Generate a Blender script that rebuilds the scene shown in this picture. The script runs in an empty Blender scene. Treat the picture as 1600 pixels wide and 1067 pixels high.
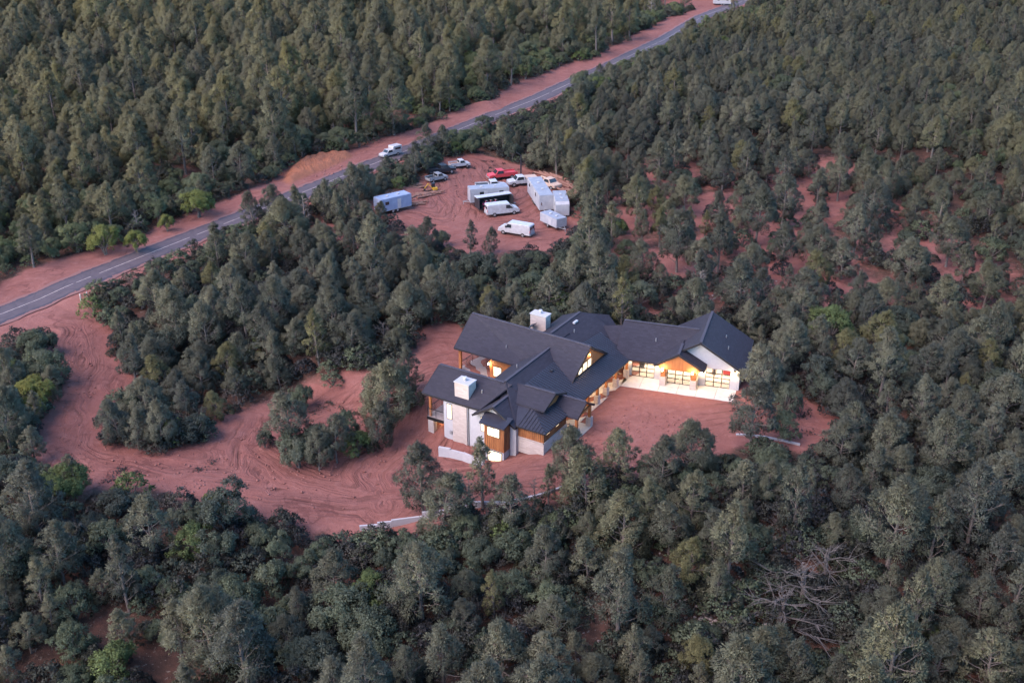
import bpy, bmesh, math, random
import numpy as np
from mathutils import Vector, Matrix
R = math.radians
rng = np.random.default_rng(7)
random.seed(7)
SC = bpy.context.scene
COL = SC.collection

# ------------------------------------------------------------------ camera, sky, light
CAM_H, PITCH, FPX, PX0, PY0 = 62.5, R(25.6), 1750.0, 800.0, 533.5
cd = bpy.data.cameras.new('camera'); cam = bpy.data.objects.new('camera', cd); COL.objects.link(cam)
cam.location = (0, 0, CAM_H); cam.rotation_euler = (R(90) - PITCH, 0, 0)
cd.sensor_width = 36; cd.lens = 36 * FPX / 1600; cd.clip_start = 1; cd.clip_end = 3000
SC.camera = cam
world = bpy.data.worlds.new('World'); SC.world = world; world.use_nodes = True
wn = world.node_tree; bgn = wn.nodes['Background']
sky = wn.nodes.new('ShaderNodeTexSky'); sky.sky_type = 'NISHITA'; sky.sun_disc = False
SUN_EL, SUN_AZ = R(7), R(235)
sky.sun_elevation = SUN_EL; sky.sun_rotation = SUN_AZ; sky.altitude = 1500; sky.dust_density = 3.0; sky.ozone_density = 3.0
wn.links.new(sky.outputs[0], bgn.inputs[0]); bgn.inputs[1].default_value = 0.15
sl = bpy.data.lights.new('sun', 'SUN'); sl.energy = 0.95; sl.angle = R(50); sl.color = (1.0, 0.76, 0.72)
so = bpy.data.objects.new('sun', sl); COL.objects.link(so)
SE2 = R(48)
sdir = Vector((math.sin(SUN_AZ) * math.cos(SE2), math.cos(SUN_AZ) * math.cos(SE2), math.sin(SE2)))
so.rotation_euler = sdir.to_track_quat('Z', 'Y').to_euler()
SC.view_settings.view_transform = 'Standard'; SC.view_settings.look = 'None'
SC.view_settings.exposure = 2.88; SC.view_settings.gamma = 1; SC.view_settings.use_curve_mapping = False
SC.render.engine = 'CYCLES'
SC.cycles.use_denoising = True
SC.cycles.max_bounces = 5; SC.cycles.diffuse_bounces = 4; SC.cycles.glossy_bounces = 2
SC.cycles.transparent_max_bounces = 6; SC.cycles.transmission_bounces = 3; SC.cycles.caustics_reflective = False
SC.cycles.sample_clamp_indirect = 3

# ------------------------------------------------------------------ pixel -> ground, local frames
CP, SP = math.cos(PITCH), math.sin(PITCH)
def ray(px, py):
    x = (px - PX0) / FPX; y = -(py - PY0) / FPX
    return np.array([x, CP + y * SP, -SP + y * CP])
def atz(px, py, z=0.0):
    d = ray(px, py); k = (z - CAM_H) / d[2]
    return np.array([d[0] * k, d[1] * k, z])
O = atz(969, 602.5)
def azv(a): return np.array([math.sin(R(a)), math.cos(R(a)), 0.0])
E1, E2 = azv(211.3), azv(-58.7)          # main house: s along the porch, t into the house
G1, G2 = azv(107.5), azv(17.5)           # garage wing: a along the doors, g inward
UP = np.array([0, 0, 1.0])
def S(s, t, z): return tuple(E1 * s + E2 * t + UP * z)      # house-local (relative to O)
def G(a, g, z): return tuple(G1 * a + G2 * g + UP * z)
def W3(s, t, z): return tuple(O + E1 * s + E2 * t + UP * z)

def ss(a, b, x):
    t = np.clip((x - a) / (b - a), 0, 1); return t * t * (3 - 2 * t)
def und(x, y):
    return (np.sin(x * .043 + 1.3) * np.cos(y * .037 + .4) * 1.1 + np.sin(x * .019 + y * .027) * 1.6
            + np.sin(x * .11 - y * .07) * .35 + np.sin(y * .13 + x * .05 + 2) * .3)
RD = np.array([(-122, 54), (-67.3, 143.5), (-7, 242.1), (5.9, 262.4), (26, 299), (45, 336.5), (62.5, 377), (80, 405), (110, 445), (150, 500)], float)
def seg_dist(x, y, P, closed=False):
    """distance to polyline, signed offset, arc length"""
    best = np.full(x.shape, 1e9); off = np.zeros(x.shape); arc = np.zeros(x.shape); L = 0
    Q = list(P) + ([P[0]] if closed else [])
    for a, b in zip(Q[:-1], Q[1:]):
        ax, ay = a[0], a[1]; dx, dy = b[0] - ax, b[1] - ay; l2 = dx * dx + dy * dy; l = math.sqrt(l2)
        k = np.clip(((x - ax) * dx + (y - ay) * dy) / l2, 0, 1)
        ex, ey = x - ax - k * dx, y - ay - k * dy
        d = np.hypot(ex, ey); m = d < best
        best = np.where(m, d, best); off = np.where(m, np.sign(ex * dy - ey * dx) * d, off); arc = np.where(m, L + k * l, arc)
        L += l
    return best, off, arc
def h_base(x, y):
    x = np.asarray(x, float); y = np.asarray(y, float)
    dx, dy = x - O[0], y - O[1]
    s = dx * E1[0] + dy * E1[1]; t = dx * E2[0] + dy * E2[1]
    h = -2.35 * ss(13.2, 19.5, s) * ss(-2.5, 9.5, t)
    h = h - 2.6 * ss(100, 66, y)
    h = h + und(x, y) * ss(22, 60, np.hypot(x - 2, (y - 122) * 1.0)) * .8
    d, _, _ = seg_dist(x, y, RD)
    h = h * (.12 + .88 * ss(4, 26, d))
    return h
def at(px, py, dz=0):
    p = atz(px, py, 0)
    for _ in range(10):
        z = float(h_base(p[0], p[1])); p = atz(px, py, z + dz)
    return p
def poly(pts): return np.array([at(*p)[:2] for p in pts])
def sdf(x, y, P):
    """signed distance to polygon, positive inside"""
    d, _, _ = seg_dist(x, y, P, True)
    ins = np.zeros(x.shape, bool); n = len(P)
    for i in range(n):
        x1, y1 = P[i]; x2, y2 = P[(i + 1) % n]
        if y1 == y2: continue
        c = ((y1 > y) != (y2 > y)) & (x < (x2 - x1) * (y - y1) / (y2 - y1) + x1)
        ins ^= c
    return np.where(ins, d, -d)

# red soil seen in the photograph
DRIVE = poly([(-60, 545), (0, 512), (60, 490), (138, 452), (128, 478), (150, 508), (172, 520), (166, 552), (200, 575), (222, 606), (165, 622), (152, 650),
              (172, 694), (250, 708), (322, 694), (338, 668), (354, 650), (400, 642), (455, 616), (520, 592), (575, 578), (636, 556), (670, 514), (700, 497), (722, 506), (735, 530),
              (860, 545), (960, 545), (1000, 550), (1110, 565), (1160, 600), (1175, 632), (1210, 640), (1262, 628), (1318, 666), (1300, 690), (1250, 700), (1150, 690), (1040, 730), (960, 735), (862, 778), (700, 812),
              (560, 836), (500, 824), (410, 806), (330, 776), (240, 758), (150, 756), (80, 758), (60, 690), (72, 650), (104, 612), (96, 588), (72, 560), (72, 530), (50, 508), (0, 528), (-60, 565)])
YARD = poly([(684, 262), (700, 247), (742, 242), (790, 254), (832, 268), (880, 282), (908, 308), (905, 345), (885, 378), (850, 388), (800, 388), (762, 398), (710, 392), (668, 378),
             (650, 352), (600, 345), (560, 345), (560, 325), (600, 308), (650, 292), (668, 276)])
PATH = poly([(488, 388), (492, 362), (510, 345), (530, 360), (545, 378), (600, 380), (660, 372), (668, 384), (600, 396), (540, 398)])
PILE = poly([(440, 284), (446, 268), (466, 252), (500, 242), (546, 237), (552, 246), (520, 262), (480, 277), (452, 290)])
PATCH = [poly(q) for q in ([(925, 262), (935, 240), (975, 238), (1012, 246), (1022, 275), (1010, 290), (1000, 262), (975, 250), (945, 252), (938, 275)],
                           [(1235, 318), (1262, 290), (1282, 275), (1288, 290), (1262, 318), (1240, 335)],
                           [(940, 330), (1000, 322), (1100, 335), (1130, 352), (1040, 360), (960, 352)],
                           [(965, 408), (1010, 392), (1090, 382), (1130, 402), (1120, 432), (1040, 436), (975, 428)],
                           [(1150, 432), (1205, 430), (1215, 458), (1180, 492), (1145, 488)],
                           [(1320, 432), (1375, 434), (1380, 462), (1330, 468)], [(1535, 415), (1570, 418), (1568, 440), (1536, 438)],
                           [(1225, 785), (1262, 788), (1262, 820), (1230, 822)], [(518, 905), (548, 910), (545, 935), (510, 935)], [(1355, 540), (1375, 545), (1372, 560), (1350, 556)],
                           [(60, 262), (92, 262), (92, 282), (62, 282)], [(440, 84), (478, 84), (478, 98), (440, 98)], [(530, 175), (640, 172), (655, 192), (540, 200)],
                           [(1090, 300), (1150, 300), (1180, 320), (1150, 335), (1090, 325)])]
FARLOT = np.array([(58, 392), (80, 398), (92, 402), (84, 412), (52, 412), (50, 402)], float)
HOUSE_SIL = poly([(655, 618), (668, 566), (708, 548), (718, 480), (828, 500), (830, 480), (905, 482), (940, 478), (980, 496), (1050, 500), (1110, 480), (1180, 530), (1172, 640),
                  (1145, 640), (1000, 620), (925, 675), (850, 722), (770, 736), (680, 722), (660, 680)])
FOOT = [np.array([(O + E1 * a + E2 * b)[:2] for a, b in q]) for q in ([(20.6, -.5), (20.6, 9), (18.6, 9), (18.6, 16.3), (8, 16.3), (8, 19.8), (-2.5, 19.8), (-2.5, 14), (-9, 13), (-9, 3), (-3, -.5), (9, -2), (14, -2)],)] + \
       [np.array([(O + G1 * a + G2 * b)[:2] for a, b in q]) for q in ([(-1.5, -.3), (14.6, -.3), (14.6, 12), (-1.5, 12)],)]
def foot(x, y): return np.maximum(sdf(x, y, FOOT[0]), sdf(x, y, FOOT[1]))
def clear_field(x, y):
    """visible red soil, positive inside"""
    f = sdf(x, y, DRIVE)
    for P in (YARD, PILE): f = np.maximum(f, sdf(x, y, P))
    f = np.maximum(f, sdf(x, y, PATH) - .3)
    d, off, arc = seg_dist(x, y, RD)
    west = 9.2 + 1.3 * np.sin(arc * .075 + 1) + .7 * np.sin(arc * .23)
    east = 5.2 + .7 * np.sin(arc * .13 + 1)
    f = np.maximum(f, np.where(off < 0, west, east) - d)
    return np.maximum(f, sdf(x, y, FARLOT))
TRUCKSPOT = poly([(596, 226), (632, 218), (636, 240), (596, 250)])
def vis_field(x, y):
    """open ground that the photograph shows: trees must not hide it (the near half of the road is hidden in places)"""
    f = sdf(x, y, DRIVE)
    for P in (YARD, PILE): f = np.maximum(f, sdf(x, y, P))
    d, off, arc = seg_dist(x, y, RD); so = np.where(off < 0, d, -d)          # + on the far side
    f = np.maximum(f, sdf(x, y, TRUCKSPOT))
    near = np.where(y < 170, -4.2, np.where((y > 182) & (y < 226), 4.5, -.5 + 1.6 * np.sin(y * .09)))
    f = np.maximum(f, np.minimum(7.0 - so, so - near))
    return f
def patch_field(x, y):
    f = np.full(x.shape, -99.0)
    for P in PATCH: f = np.maximum(f, sdf(x, y, P))
    return f
TRK = [poly(q) for q in ([(-20, 500), (60, 500), (120, 505), (130, 560), (110, 640), (110, 700), (150, 730), (260, 745), (420, 760), (560, 780), (700, 760), (860, 730), (940, 700), (1040, 670), (1180, 650), (1300, 670)],
                         [(430, 770), (380, 700), (420, 650), (500, 610), (600, 570), (690, 540)],
                         [(600, 790), (580, 740), (620, 700), (660, 640), (680, 590)],
                         [(560, 352), (640, 345), (700, 360), (740, 345), (730, 300), (720, 260)], [(700, 370), (760, 350), (830, 345), (870, 320)])]
def flow(x, y):
    b = np.full(x.shape, 1e9); o = np.zeros(x.shape); a = np.zeros(x.shape)
    for i, P in enumerate(TRK):
        d, off, arc = seg_dist(x, y, P); m = d < b
        b = np.where(m, d, b); o = np.where(m, d, o); a = np.where(m, arc, a)
    return o, a

# ------------------------------------------------------------------ materials
def mat(name, base=(.5, .5, .5), rough=.8, **k):
    m = bpy.data.materials.new(name); m.use_nodes = True; b = m.node_tree.nodes['Principled BSDF']
    b.inputs['Base Color'].default_value = (*base, 1); b.inputs['Roughness'].default_value = rough
    b.inputs['Specular IOR Level'].default_value = k.get('spec', .3)
    if 'metal' in k: b.inputs['Metallic'].default_value = k['metal']
    if 'emit' in k:
        b.inputs['Emission Color'].default_value = (*k['emit'], 1); b.inputs['Emission Strength'].default_value = k.get('es', 1)
    return m
class NT:
    def __init__(s, m): s.t = m.node_tree; s.n = s.t.nodes; s.b = s.n['Principled BSDF']
    def new(s, ty, **k):
        n = s.n.new(ty)
        for a, v in k.items():
            if a.startswith('i_'):
                key = a[2:]; key = int(key) if key.isdigit() else key.replace('_', ' ')
                n.inputs[key].default_value = v
            else: setattr(n, a, v)
        return n
    def l(s, a, b): s.t.links.new(a, b)
    def noise(s, vec, scale, detail=4, rough=.6):
        n = s.new('ShaderNodeTexNoise'); n.inputs['Scale'].default_value = scale; n.inputs['Detail'].default_value = detail; n.inputs['Roughness'].default_value = rough
        if vec is not None: s.l(vec, n.inputs['Vector'])
        return n.outputs[0]
    def ramp(s, f, stops):
        r = s.new('ShaderNodeValToRGB'); e = r.color_ramp.elements
        while len(e) < len(stops): e.new(.5)
        for el, (p, c) in zip(e, stops): el.position = p; el.color = (*c, 1) if len(c) == 3 else c
        s.l(f, r.inputs[0]); return r.outputs[0]
    def math(s, op, a, b=None, c=None, clamp=False):
        n = s.new('ShaderNodeMath', operation=op); n.use_clamp = clamp
        for i, v in enumerate((a, b, c)):
            if v is None: continue
            if isinstance(v, (int, float)): n.inputs[i].default_value = v
            else: s.l(v, n.inputs[i])
        return n.outputs[0]
    def mix(s, f, a, b, mode='MIX'):
        n = s.new('ShaderNodeMix', data_type='RGBA', blend_type=mode)
        for i, v in ((0, f), (6, a), (7, b)):
            if isinstance(v, (int, float)): n.inputs[i].default_value = v
            elif isinstance(v, tuple): n.inputs[i].default_value = (*v, 1)
            else: s.l(v, n.inputs[i])
        return n.outputs[2]
    def attr(s, name): return s.new('ShaderNodeAttribute', attribute_name=name)
    def xy(s, v):
        q = s.new('ShaderNodeSeparateXYZ'); s.l(v, q.inputs[0]); return q.outputs[0], q.outputs[1]
    def pos(s): return s.new('ShaderNodeNewGeometry').outputs['Position']
    def mapping(s, v, sc):
        n = s.new('ShaderNodeMapping'); s.l(v, n.inputs[0]); n.inputs['Scale'].default_value = sc; return n.outputs[0]
    def bump(s, h, st, dist):
        b = s.new('ShaderNodeBump'); b.inputs['Strength'].default_value = st; b.inputs['Distance'].default_value = dist
        s.l(h, b.inputs['Height']); s.l(b.outputs[0], s.b.inputs['Normal'])
    def col(s, c): s.l(c, s.b.inputs['Base Color'])

def ground_material():
    m = mat('ground_soil', rough=.95, spec=.1); n = NT(m)
    P = n.pos()
    clr = n.attr('clear').outputs['Fac']; pat = n.attr('patch').outputs['Fac']
    fl = n.attr('flow').outputs['Vector']
    edge = n.noise(P, .5, 5, .7)
    e2 = n.math('MULTIPLY_ADD', edge, 5.0, -2.5)
    mask = n.math('SMOOTHSTEP' if False else 'ADD', n.math('ADD', clr, 1.6), e2)
    mask = n.math('MULTIPLY', mask, .8, clamp=True)
    pm = n.math('MULTIPLY', n.math('ADD', n.math('ADD', pat, .5), n.math('MULTIPLY', e2, 1.3)), .7, clamp=True)
    mask = n.math('MAXIMUM', mask, pm)
    # red soil
    big = n.noise(P, .09, 3, .6); mid = n.noise(P, .8, 6, .7); fine = n.noise(P, 5.0, 4, .7)
    red = n.ramp(big, [(.3, (0.165, 0.061, 0.052)), (.55, (0.190, 0.080, 0.068)), (.75, (0.219, 0.097, 0.082))])
    red = n.mix(n.math('MULTIPLY', mid, .8), red, n.ramp(mid, [(.35, (0.114, 0.041, 0.036)), (.5, (0.183, 0.075, 0.065)), (.68, (0.251, 0.122, 0.108))]))
    # wheel tracks: noise stretched along the drive
    fv = n.new('ShaderNodeCombineXYZ'); sx = n.new('ShaderNodeSeparateXYZ'); n.l(fl, sx.inputs[0])
    warp = n.math('MULTIPLY_ADD', n.noise(P, .12, 2, .5), 5.0, sx.outputs[0])
    n.l(warp, fv.inputs[0]); n.l(n.math('MULTIPLY', n.math('ADD', *[sp_ for sp_ in n.xy(P)]), .05), fv.inputs[1])
    ruts = n.noise(fv.outputs[0], 1.5, 4, .65)
    rut = n.ramp(ruts, [(.33, (.30, .28, .28)), (.41, (.72, .70, .70)), (.50, (1, 1, 1)), (.60, (.88, .86, .86)), (.74, (1.3, 1.25, 1.25))])
    red = n.mix(n.attr('rutmask').outputs['Fac'], red, n.mix(1.0, red, rut, 'MULTIPLY'))
    wob = n.math('MULTIPLY_ADD', n.noise(P, .07, 2, .5), 9.0, sx.outputs[0])
    ln = n.math('LESS_THAN', n.math('PINGPONG', wob, .85), n.math('MULTIPLY', n.noise(P, 1.1, 3, .7), .34))
    ln = n.math('MULTIPLY', ln, n.math('MULTIPLY', n.math('SUBTRACT', n.noise(P, .10, 3, .6), .45), 6.0, clamp=True))
    red = n.mix(n.math('MULTIPLY', n.math('MULTIPLY', ln, n.attr('rutmask').outputs['Fac']), .75), red, (0.086, 0.035, 0.030))
    red = n.mix(n.math('MULTIPLY', n.math('MULTIPLY', n.math('SUBTRACT', n.noise(P, .22, 5, .75), .52), 5.0, clamp=True), .45), red, (0.110, 0.045, 0.036))
    red = n.mix(n.math('MULTIPLY', fine, .35), red, (0.251, 0.125, 0.102))
    vo = n.new('ShaderNodeTexVoronoi'); vo.feature = 'DISTANCE_TO_EDGE'; vo.inputs['Scale'].default_value = .11
    wv = n.new('ShaderNodeVectorMath', operation='ADD'); n.l(P, wv.inputs[0])
    nc = n.new('ShaderNodeTexNoise'); nc.inputs['Scale'].default_value = .35; nc.inputs['Detail'].default_value = 5; n.l(P, nc.inputs['Vector'])
    vs = n.new('ShaderNodeVectorMath', operation='SCALE'); vs.inputs['Scale'].default_value = 6.0; n.l(nc.outputs['Color'], vs.inputs[0]); n.l(vs.outputs[0], wv.inputs[1])
    n.l(wv.outputs[0], vo.inputs['Vector'])
    crack = n.math('MULTIPLY', n.math('LESS_THAN', vo.outputs['Distance'], .018), n.math('GREATER_THAN', n.noise(P, .06, 1), .5))
    red = n.mix(n.math('MULTIPLY', crack, .35), red, (0.063, 0.024, 0.023))
    # orange spoil
    red = n.mix(n.math('MULTIPLY', n.attr('spoil').outputs['Fac'], n.math('MULTIPLY_ADD', mid, .6, .35)), red, (0.263, 0.107, 0.054))
    # forest floor
    fm = n.noise(P, .35, 6, .75)
    flo = n.ramp(fm, [(.3, (0.028, 0.021, 0.019)), (.5, (0.069, 0.041, 0.032)), (.62, (0.113, 0.057, 0.043)), (.78, (0.153, 0.085, 0.065))])
    flo = n.mix(n.math('MULTIPLY', n.math('GREATER_THAN', n.noise(P, 2.6, 3, .8), .63), .7), flo, (0.210, 0.178, 0.153))
    n.col(n.mix(mask, flo, red))
    hh = n.math('ADD', n.math('MULTIPLY', mid, .5), n.math('MULTIPLY', ruts, n.math('MULTIPLY', n.attr('rutmask').outputs['Fac'], 1.2)))
    n.bump(n.math('ADD', hh, n.math('MULTIPLY', fine, .18)), .9, .35)
    return m
def asphalt_material():
    m = mat('asphalt', rough=.75, spec=.35); n = NT(m); P = n.pos()
    uv = n.attr('road').outputs['Vector']; sx = n.new('ShaderNodeSeparateXYZ'); n.l(uv, sx.inputs[0])
    u = sx.outputs[0]
    base = n.ramp(n.noise(P, .8, 5, .7), [(.3, (.060, .047, .053)), (.7, (.088, .068, .076))])
    au = n.math('ABSOLUTE', u)
    eb = n.math('MULTIPLY', n.math('SUBTRACT', n.math('MULTIPLY_ADD', n.noise(P, 1.3, 4, .7), .9, au), 2.35), 3.0, clamp=True)
    base = n.mix(eb, base, (.042, .036, .048))
    wp = n.math('MULTIPLY', n.math('LESS_THAN', n.math('ABSOLUTE', n.math('SUBTRACT', au, .55)), .22), n.noise(P, .25, 3))
    base = n.mix(n.math('MULTIPLY', wp, .5), base, (.07, .06, .075))
    vo = n.new('ShaderNodeTexVoronoi'); vo.feature = 'DISTANCE_TO_EDGE'; vo.inputs['Scale'].default_value = .33
    wv = n.new('ShaderNodeVectorMath', operation='ADD'); nc = n.new('ShaderNodeTexNoise'); nc.inputs['Scale'].default_value = .8; n.l(P, nc.inputs['Vector'])
    n.l(P, wv.inputs[0]); n.l(nc.outputs['Color'], wv.inputs[1]); n.l(wv.outputs[0], vo.inputs['Vector'])
    base = n.mix(n.math('MULTIPLY', n.math('LESS_THAN', vo.outputs['Distance'], .022), .38), base, (.035, .03, .04))
    base = n.mix(n.math('MULTIPLY', n.math('GREATER_THAN', n.math('ADD', au, n.math('MULTIPLY', n.noise(P, .7, 4), 1.3)), 3.15), .7), base, (.22, .10, .08))
    n.col(base); return m
def foliage_material(name, stops, yellow):
    m = mat(name, rough=.7, spec=.2); n = NT(m)
    ti = n.attr('tint').outputs['Fac']
    oi = n.new('ShaderNodeObjectInfo')
    r = n.math('ADD', n.math('MULTIPLY', oi.outputs['Random'], .72), n.math('MULTIPLY', ti, .34))
    c = n.ramp(r, stops)
    big = n.noise(oi.outputs['Location'], .016, 2, .5)
    sp = n.new('ShaderNodeSeparateXYZ'); n.l(oi.outputs['Location'], sp.inputs[0])
    # the stand beyond the road (north-west) is mixed yellower and paler
    nw = n.math('MULTIPLY', n.math('SUBTRACT', n.math('SUBTRACT', sp.outputs[1], n.math('MULTIPLY', sp.outputs[0], 1.2)), 235.0), .016, clamp=True)
    f = n.math('MULTIPLY', n.math('ADD', n.math('MULTIPLY', n.math('SUBTRACT', big, .42), 2.2, clamp=True), nw, clamp=True), n.math('POWER', n.math('MULTIPLY_ADD', oi.outputs['Random'], .75, .25), 1.0))
    c = n.mix(f, c, yellow)
    c = n.mix(n.math('MULTIPLY', nw, .22), c, (.26, .27, .20))
    bl = n.new('ShaderNodeTexWhiteNoise'); n.l(oi.outputs['Random'], bl.inputs['Vector'])
    c = n.mix(n.math('MULTIPLY', n.math('GREATER_THAN', bl.outputs['Value'], .955), .75), c, yellow)
    n.col(c)
    vt = n.new('ShaderNodeVectorTransform', vector_type='NORMAL', convert_from='OBJECT', convert_to='WORLD'); n.l(n.attr('nrm').outputs['Vector'], vt.inputs[0])
    b = n.b; n.l(vt.outputs[0], b.inputs['Normal'])
    tr = n.new('ShaderNodeBsdfTranslucent'); n.l(c, tr.inputs[0])
    ms = n.new('ShaderNodeMixShader'); ms.inputs[0].default_value = .28
    n.l(b.outputs[0], ms.inputs[1]); n.l(tr.outputs[0], ms.inputs[2]); n.l(ms.outputs[0], n.n['Material Output'].inputs[0])
    return m
def noisy(name, c1, c2, scale=2, rough=.8, bump=None, det=5, vecsc=None, **k):
    m = mat(name, rough=rough, **k); n = NT(m); tc = n.new('ShaderNodeTexCoord').outputs['Object']
    if vecsc: tc = n.mapping(tc, vecsc)
    f = n.noise(tc, scale, det, .65); n.col(n.ramp(f, [(.3, c1), (.7, c2)]))
    if bump: n.bump(f, *bump)
    return m
def shingle_material():
    m = mat('shingle', rough=.85, spec=.2); n = NT(m); P = n.attr('roofuv').outputs['Vector']
    br = n.new('ShaderNodeTexBrick'); n.l(P, br.inputs['Vector']); br.inputs['Scale'].default_value = 1
    br.inputs['Brick Width'].default_value = .55; br.inputs['Row Height'].default_value = .26; br.inputs['Mortar Size'].default_value = .028
    br.inputs['Color1'].default_value = (.015, .0145, .022, 1); br.inputs['Color2'].default_value = (.030, .029, .043, 1); br.inputs['Mortar'].default_value = (.018, .018, .024, 1)
    c = n.mix(n.math('MULTIPLY', n.noise(P, 5.5, 4, .8), .8), br.outputs['Color'], (.032, .031, .044))
    c = n.mix(n.math('MULTIPLY', n.noise(P, .35, 3), .4), c, (.017, .016, .023))
    n.col(c); n.bump(br.outputs['Fac'], -.8, .03); return m
M = dict(
    ground=ground_material(), asphalt=asphalt_material(), shingle=shingle_material(),
    pine=foliage_material('pine_needles', [(.0, (0.077, 0.090, 0.081)), (.3, (0.114, 0.128, 0.102)), (.6, (0.150, 0.164, 0.118)), (1, (0.222, 0.231, 0.167))], (0.206, 0.204, 0.088)),
    oak=foliage_material('oak_leaves', [(.0, (0.055, 0.070, 0.063)), (.35, (0.078, 0.098, 0.075)), (.7, (0.105, 0.133, 0.089)), (1, (0.145, 0.165, 0.123))], (0.122, 0.171, 0.055)),
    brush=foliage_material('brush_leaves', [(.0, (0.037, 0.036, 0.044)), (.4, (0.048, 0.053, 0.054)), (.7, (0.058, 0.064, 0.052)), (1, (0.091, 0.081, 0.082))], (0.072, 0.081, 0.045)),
    bark=noisy('bark', (.07, .058, .05), (.19, .16, .145), 9, .9, (.6, .05)),
    dead=noisy('dead_wood', (.12, .105, .10), (.24, .21, .20), 5, .9),
    twig=noisy('twig_wood', (.05, .045, .042), (.11, .098, .092), 5, .9),
    white=noisy('white_stucco', (0.315, 0.313, 0.337), (0.361, 0.358, 0.385), 3, .85),
    stone=None, wood=noisy('cedar_cladding', (.20, .070, .026), (.36, .145, .055), 3, .6, (.3, .01), vecsc=(1, 1, .15)),
    boardwood=noisy('cedar_board', (.23, .085, .032), (.34, .135, .050), 4, .6, vecsc=(1, 1, .1)),
    metal=noisy('dark_metal_roof', (0.024, 0.023, 0.034), (0.035, 0.034, 0.047), 1.5, .5, metal=.35, spec=.5),
    dark=mat('dark_trim', (.018, .017, .02), .5), blackframe=mat('black_frame', (.015, .014, .015), .4),
    concrete=noisy('concrete', (0.352, 0.334, 0.317), (0.440, 0.422, 0.405), 1.3, .85), conc_joint=mat('concrete_joint', (0.141, 0.132, 0.123), .9),
    deck=noisy('deck_floor', (.20, .17, .17), (.27, .23, .23), 2, .8),
    lit=mat('lit_window', (.8, .7, .5), .5, emit=(1.0, .72, .40), es=.36),
    lamp=mat('lamp_glow', (1, .9, .7), .5, emit=(1.0, .68, .34), es=26),
    paint=noisy('white_paint', (0.291, 0.285, 0.295), (0.400, 0.400, 0.420), 2, .35, spec=.5),
    trailer=noisy('white_trailer_skin', (0.230, 0.237, 0.264), (0.327, 0.327, 0.358), 1.2, .45, spec=.5),
    trooft=noisy('trailer_roof', (0.165, 0.179, 0.214), (0.248, 0.261, 0.307), 1.0, .5),
    blue=noisy('faded_blue_skin', (0.160, 0.200, 0.303), (0.240, 0.288, 0.394), 1.0, .5),
    glass=mat('vehicle_glass', (.02, .025, .03), .1, spec=.8), tyre=mat('tyre_rubber', (.02, .02, .02), .9), rim=mat('wheel_rim', (.35, .35, .36), .4, metal=.6),
    redp=noisy('red_paint', (.36, .035, .045), (.45, .06, .07), 2, .45), blackp=mat('black_paint', (.022, .022, .027), .4), tan=noisy('tan_paint', (.36, .26, .20), (.46, .36, .30), 2, .6),
    pink=mat('pink_paint', (.55, .07, .16), .5), yellow=mat('yellow_paint', (.50, .28, .03), .5), grey=noisy('grey_metal', (.16, .16, .17), (.28, .28, .29), 2, .5),
    log=noisy('log_wood', (0.129, 0.065, 0.048), (0.258, 0.146, 0.113), 4, .9), rock=noisy('rock', (.20, .165, .155), (.40, .35, .33), 1.5, .9, (.5, .1)),
    bright=foliage_material('bright_leaves', [(.0, (.120, .155, .045)), (.5, (.150, .190, .055)), (1, (.190, .225, .075))], (.20, .21, .06)),
    clod=noisy('soil_clod', (.15, .062, .050), (.26, .125, .105), 2, .95),
    ridge=noisy('ridge_shingle', (0.033, 0.031, 0.043), (0.051, 0.049, 0.067), 6, .85),
    line=noisy('road_paint', (.22, .18, .18), (.46, .40, .36), 1.2, .8), seam=mat('metal_seam', (.014, .014, .019), .6),
    plaster=mat('garage_plaster', (.75, .72, .68), .9), soffit=noisy('cedar_soffit', (.28, .12, .05), (.38, .17, .07), 3, .7),
)
def stone_material():
    m = mat('ledge_stone', rough=.9, spec=.2); n = NT(m); P = n.attr('walluv').outputs['Vector']
    br = n.new('ShaderNodeTexBrick'); n.l(P, br.inputs['Vector']); br.inputs['Scale'].default_value = 1
    br.inputs['Brick Width'].default_value = .5; br.inputs['Row Height'].default_value = .2; br.inputs['Mortar Size'].default_value = .02
    br.inputs['Color1'].default_value = (.40, .34, .315, 1); br.inputs['Color2'].default_value = (.29, .245, .23, 1); br.inputs['Mortar'].default_value = (.31, .27, .25, 1)
    n.col(n.mix(n.math('MULTIPLY', n.noise(P, 1.2, 4, .7), .6), br.outputs['Color'], (.41, .36, .34))); n.bump(br.outputs['Fac'], -.5, .02); return m
M['stone'] = stone_material()
_n = NT(M['lit']); _t = _n.new('ShaderNodeTexCoord').outputs['Object']; _f = _n.noise(_t, 1.7, 3, .6)
_n.l(_n.ramp(_f, [(.3, (.85, .42, .16)), (.5, (1.0, .70, .38)), (.7, (1.0, .86, .62))]), _n.b.inputs['Emission Color']); _n.l(_n.math('MULTIPLY_ADD', _f, .42, .02), _n.b.inputs['Emission Strength'])
def pane_material():
    m = bpy.data.materials.new('clear_glass'); m.use_nodes = True; t = m.node_tree; t.nodes.clear()
    o = t.nodes.new('ShaderNodeOutputMaterial'); a = t.nodes.new('ShaderNodeBsdfTransparent'); g = t.nodes.new('ShaderNodeBsdfGlossy'); mx = t.nodes.new('ShaderNodeMixShader')
    g.inputs['Roughness'].default_value = .05; mx.inputs[0].default_value = .08; a.inputs[0].default_value = (.95, .93, .9, 1)
    t.links.new(a.outputs[0], mx.inputs[1]); t.links.new(g.outputs[0], mx.inputs[2]); t.links.new(mx.outputs[0], o.inputs[0]); return m
M['pane'] = pane_material()

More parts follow.
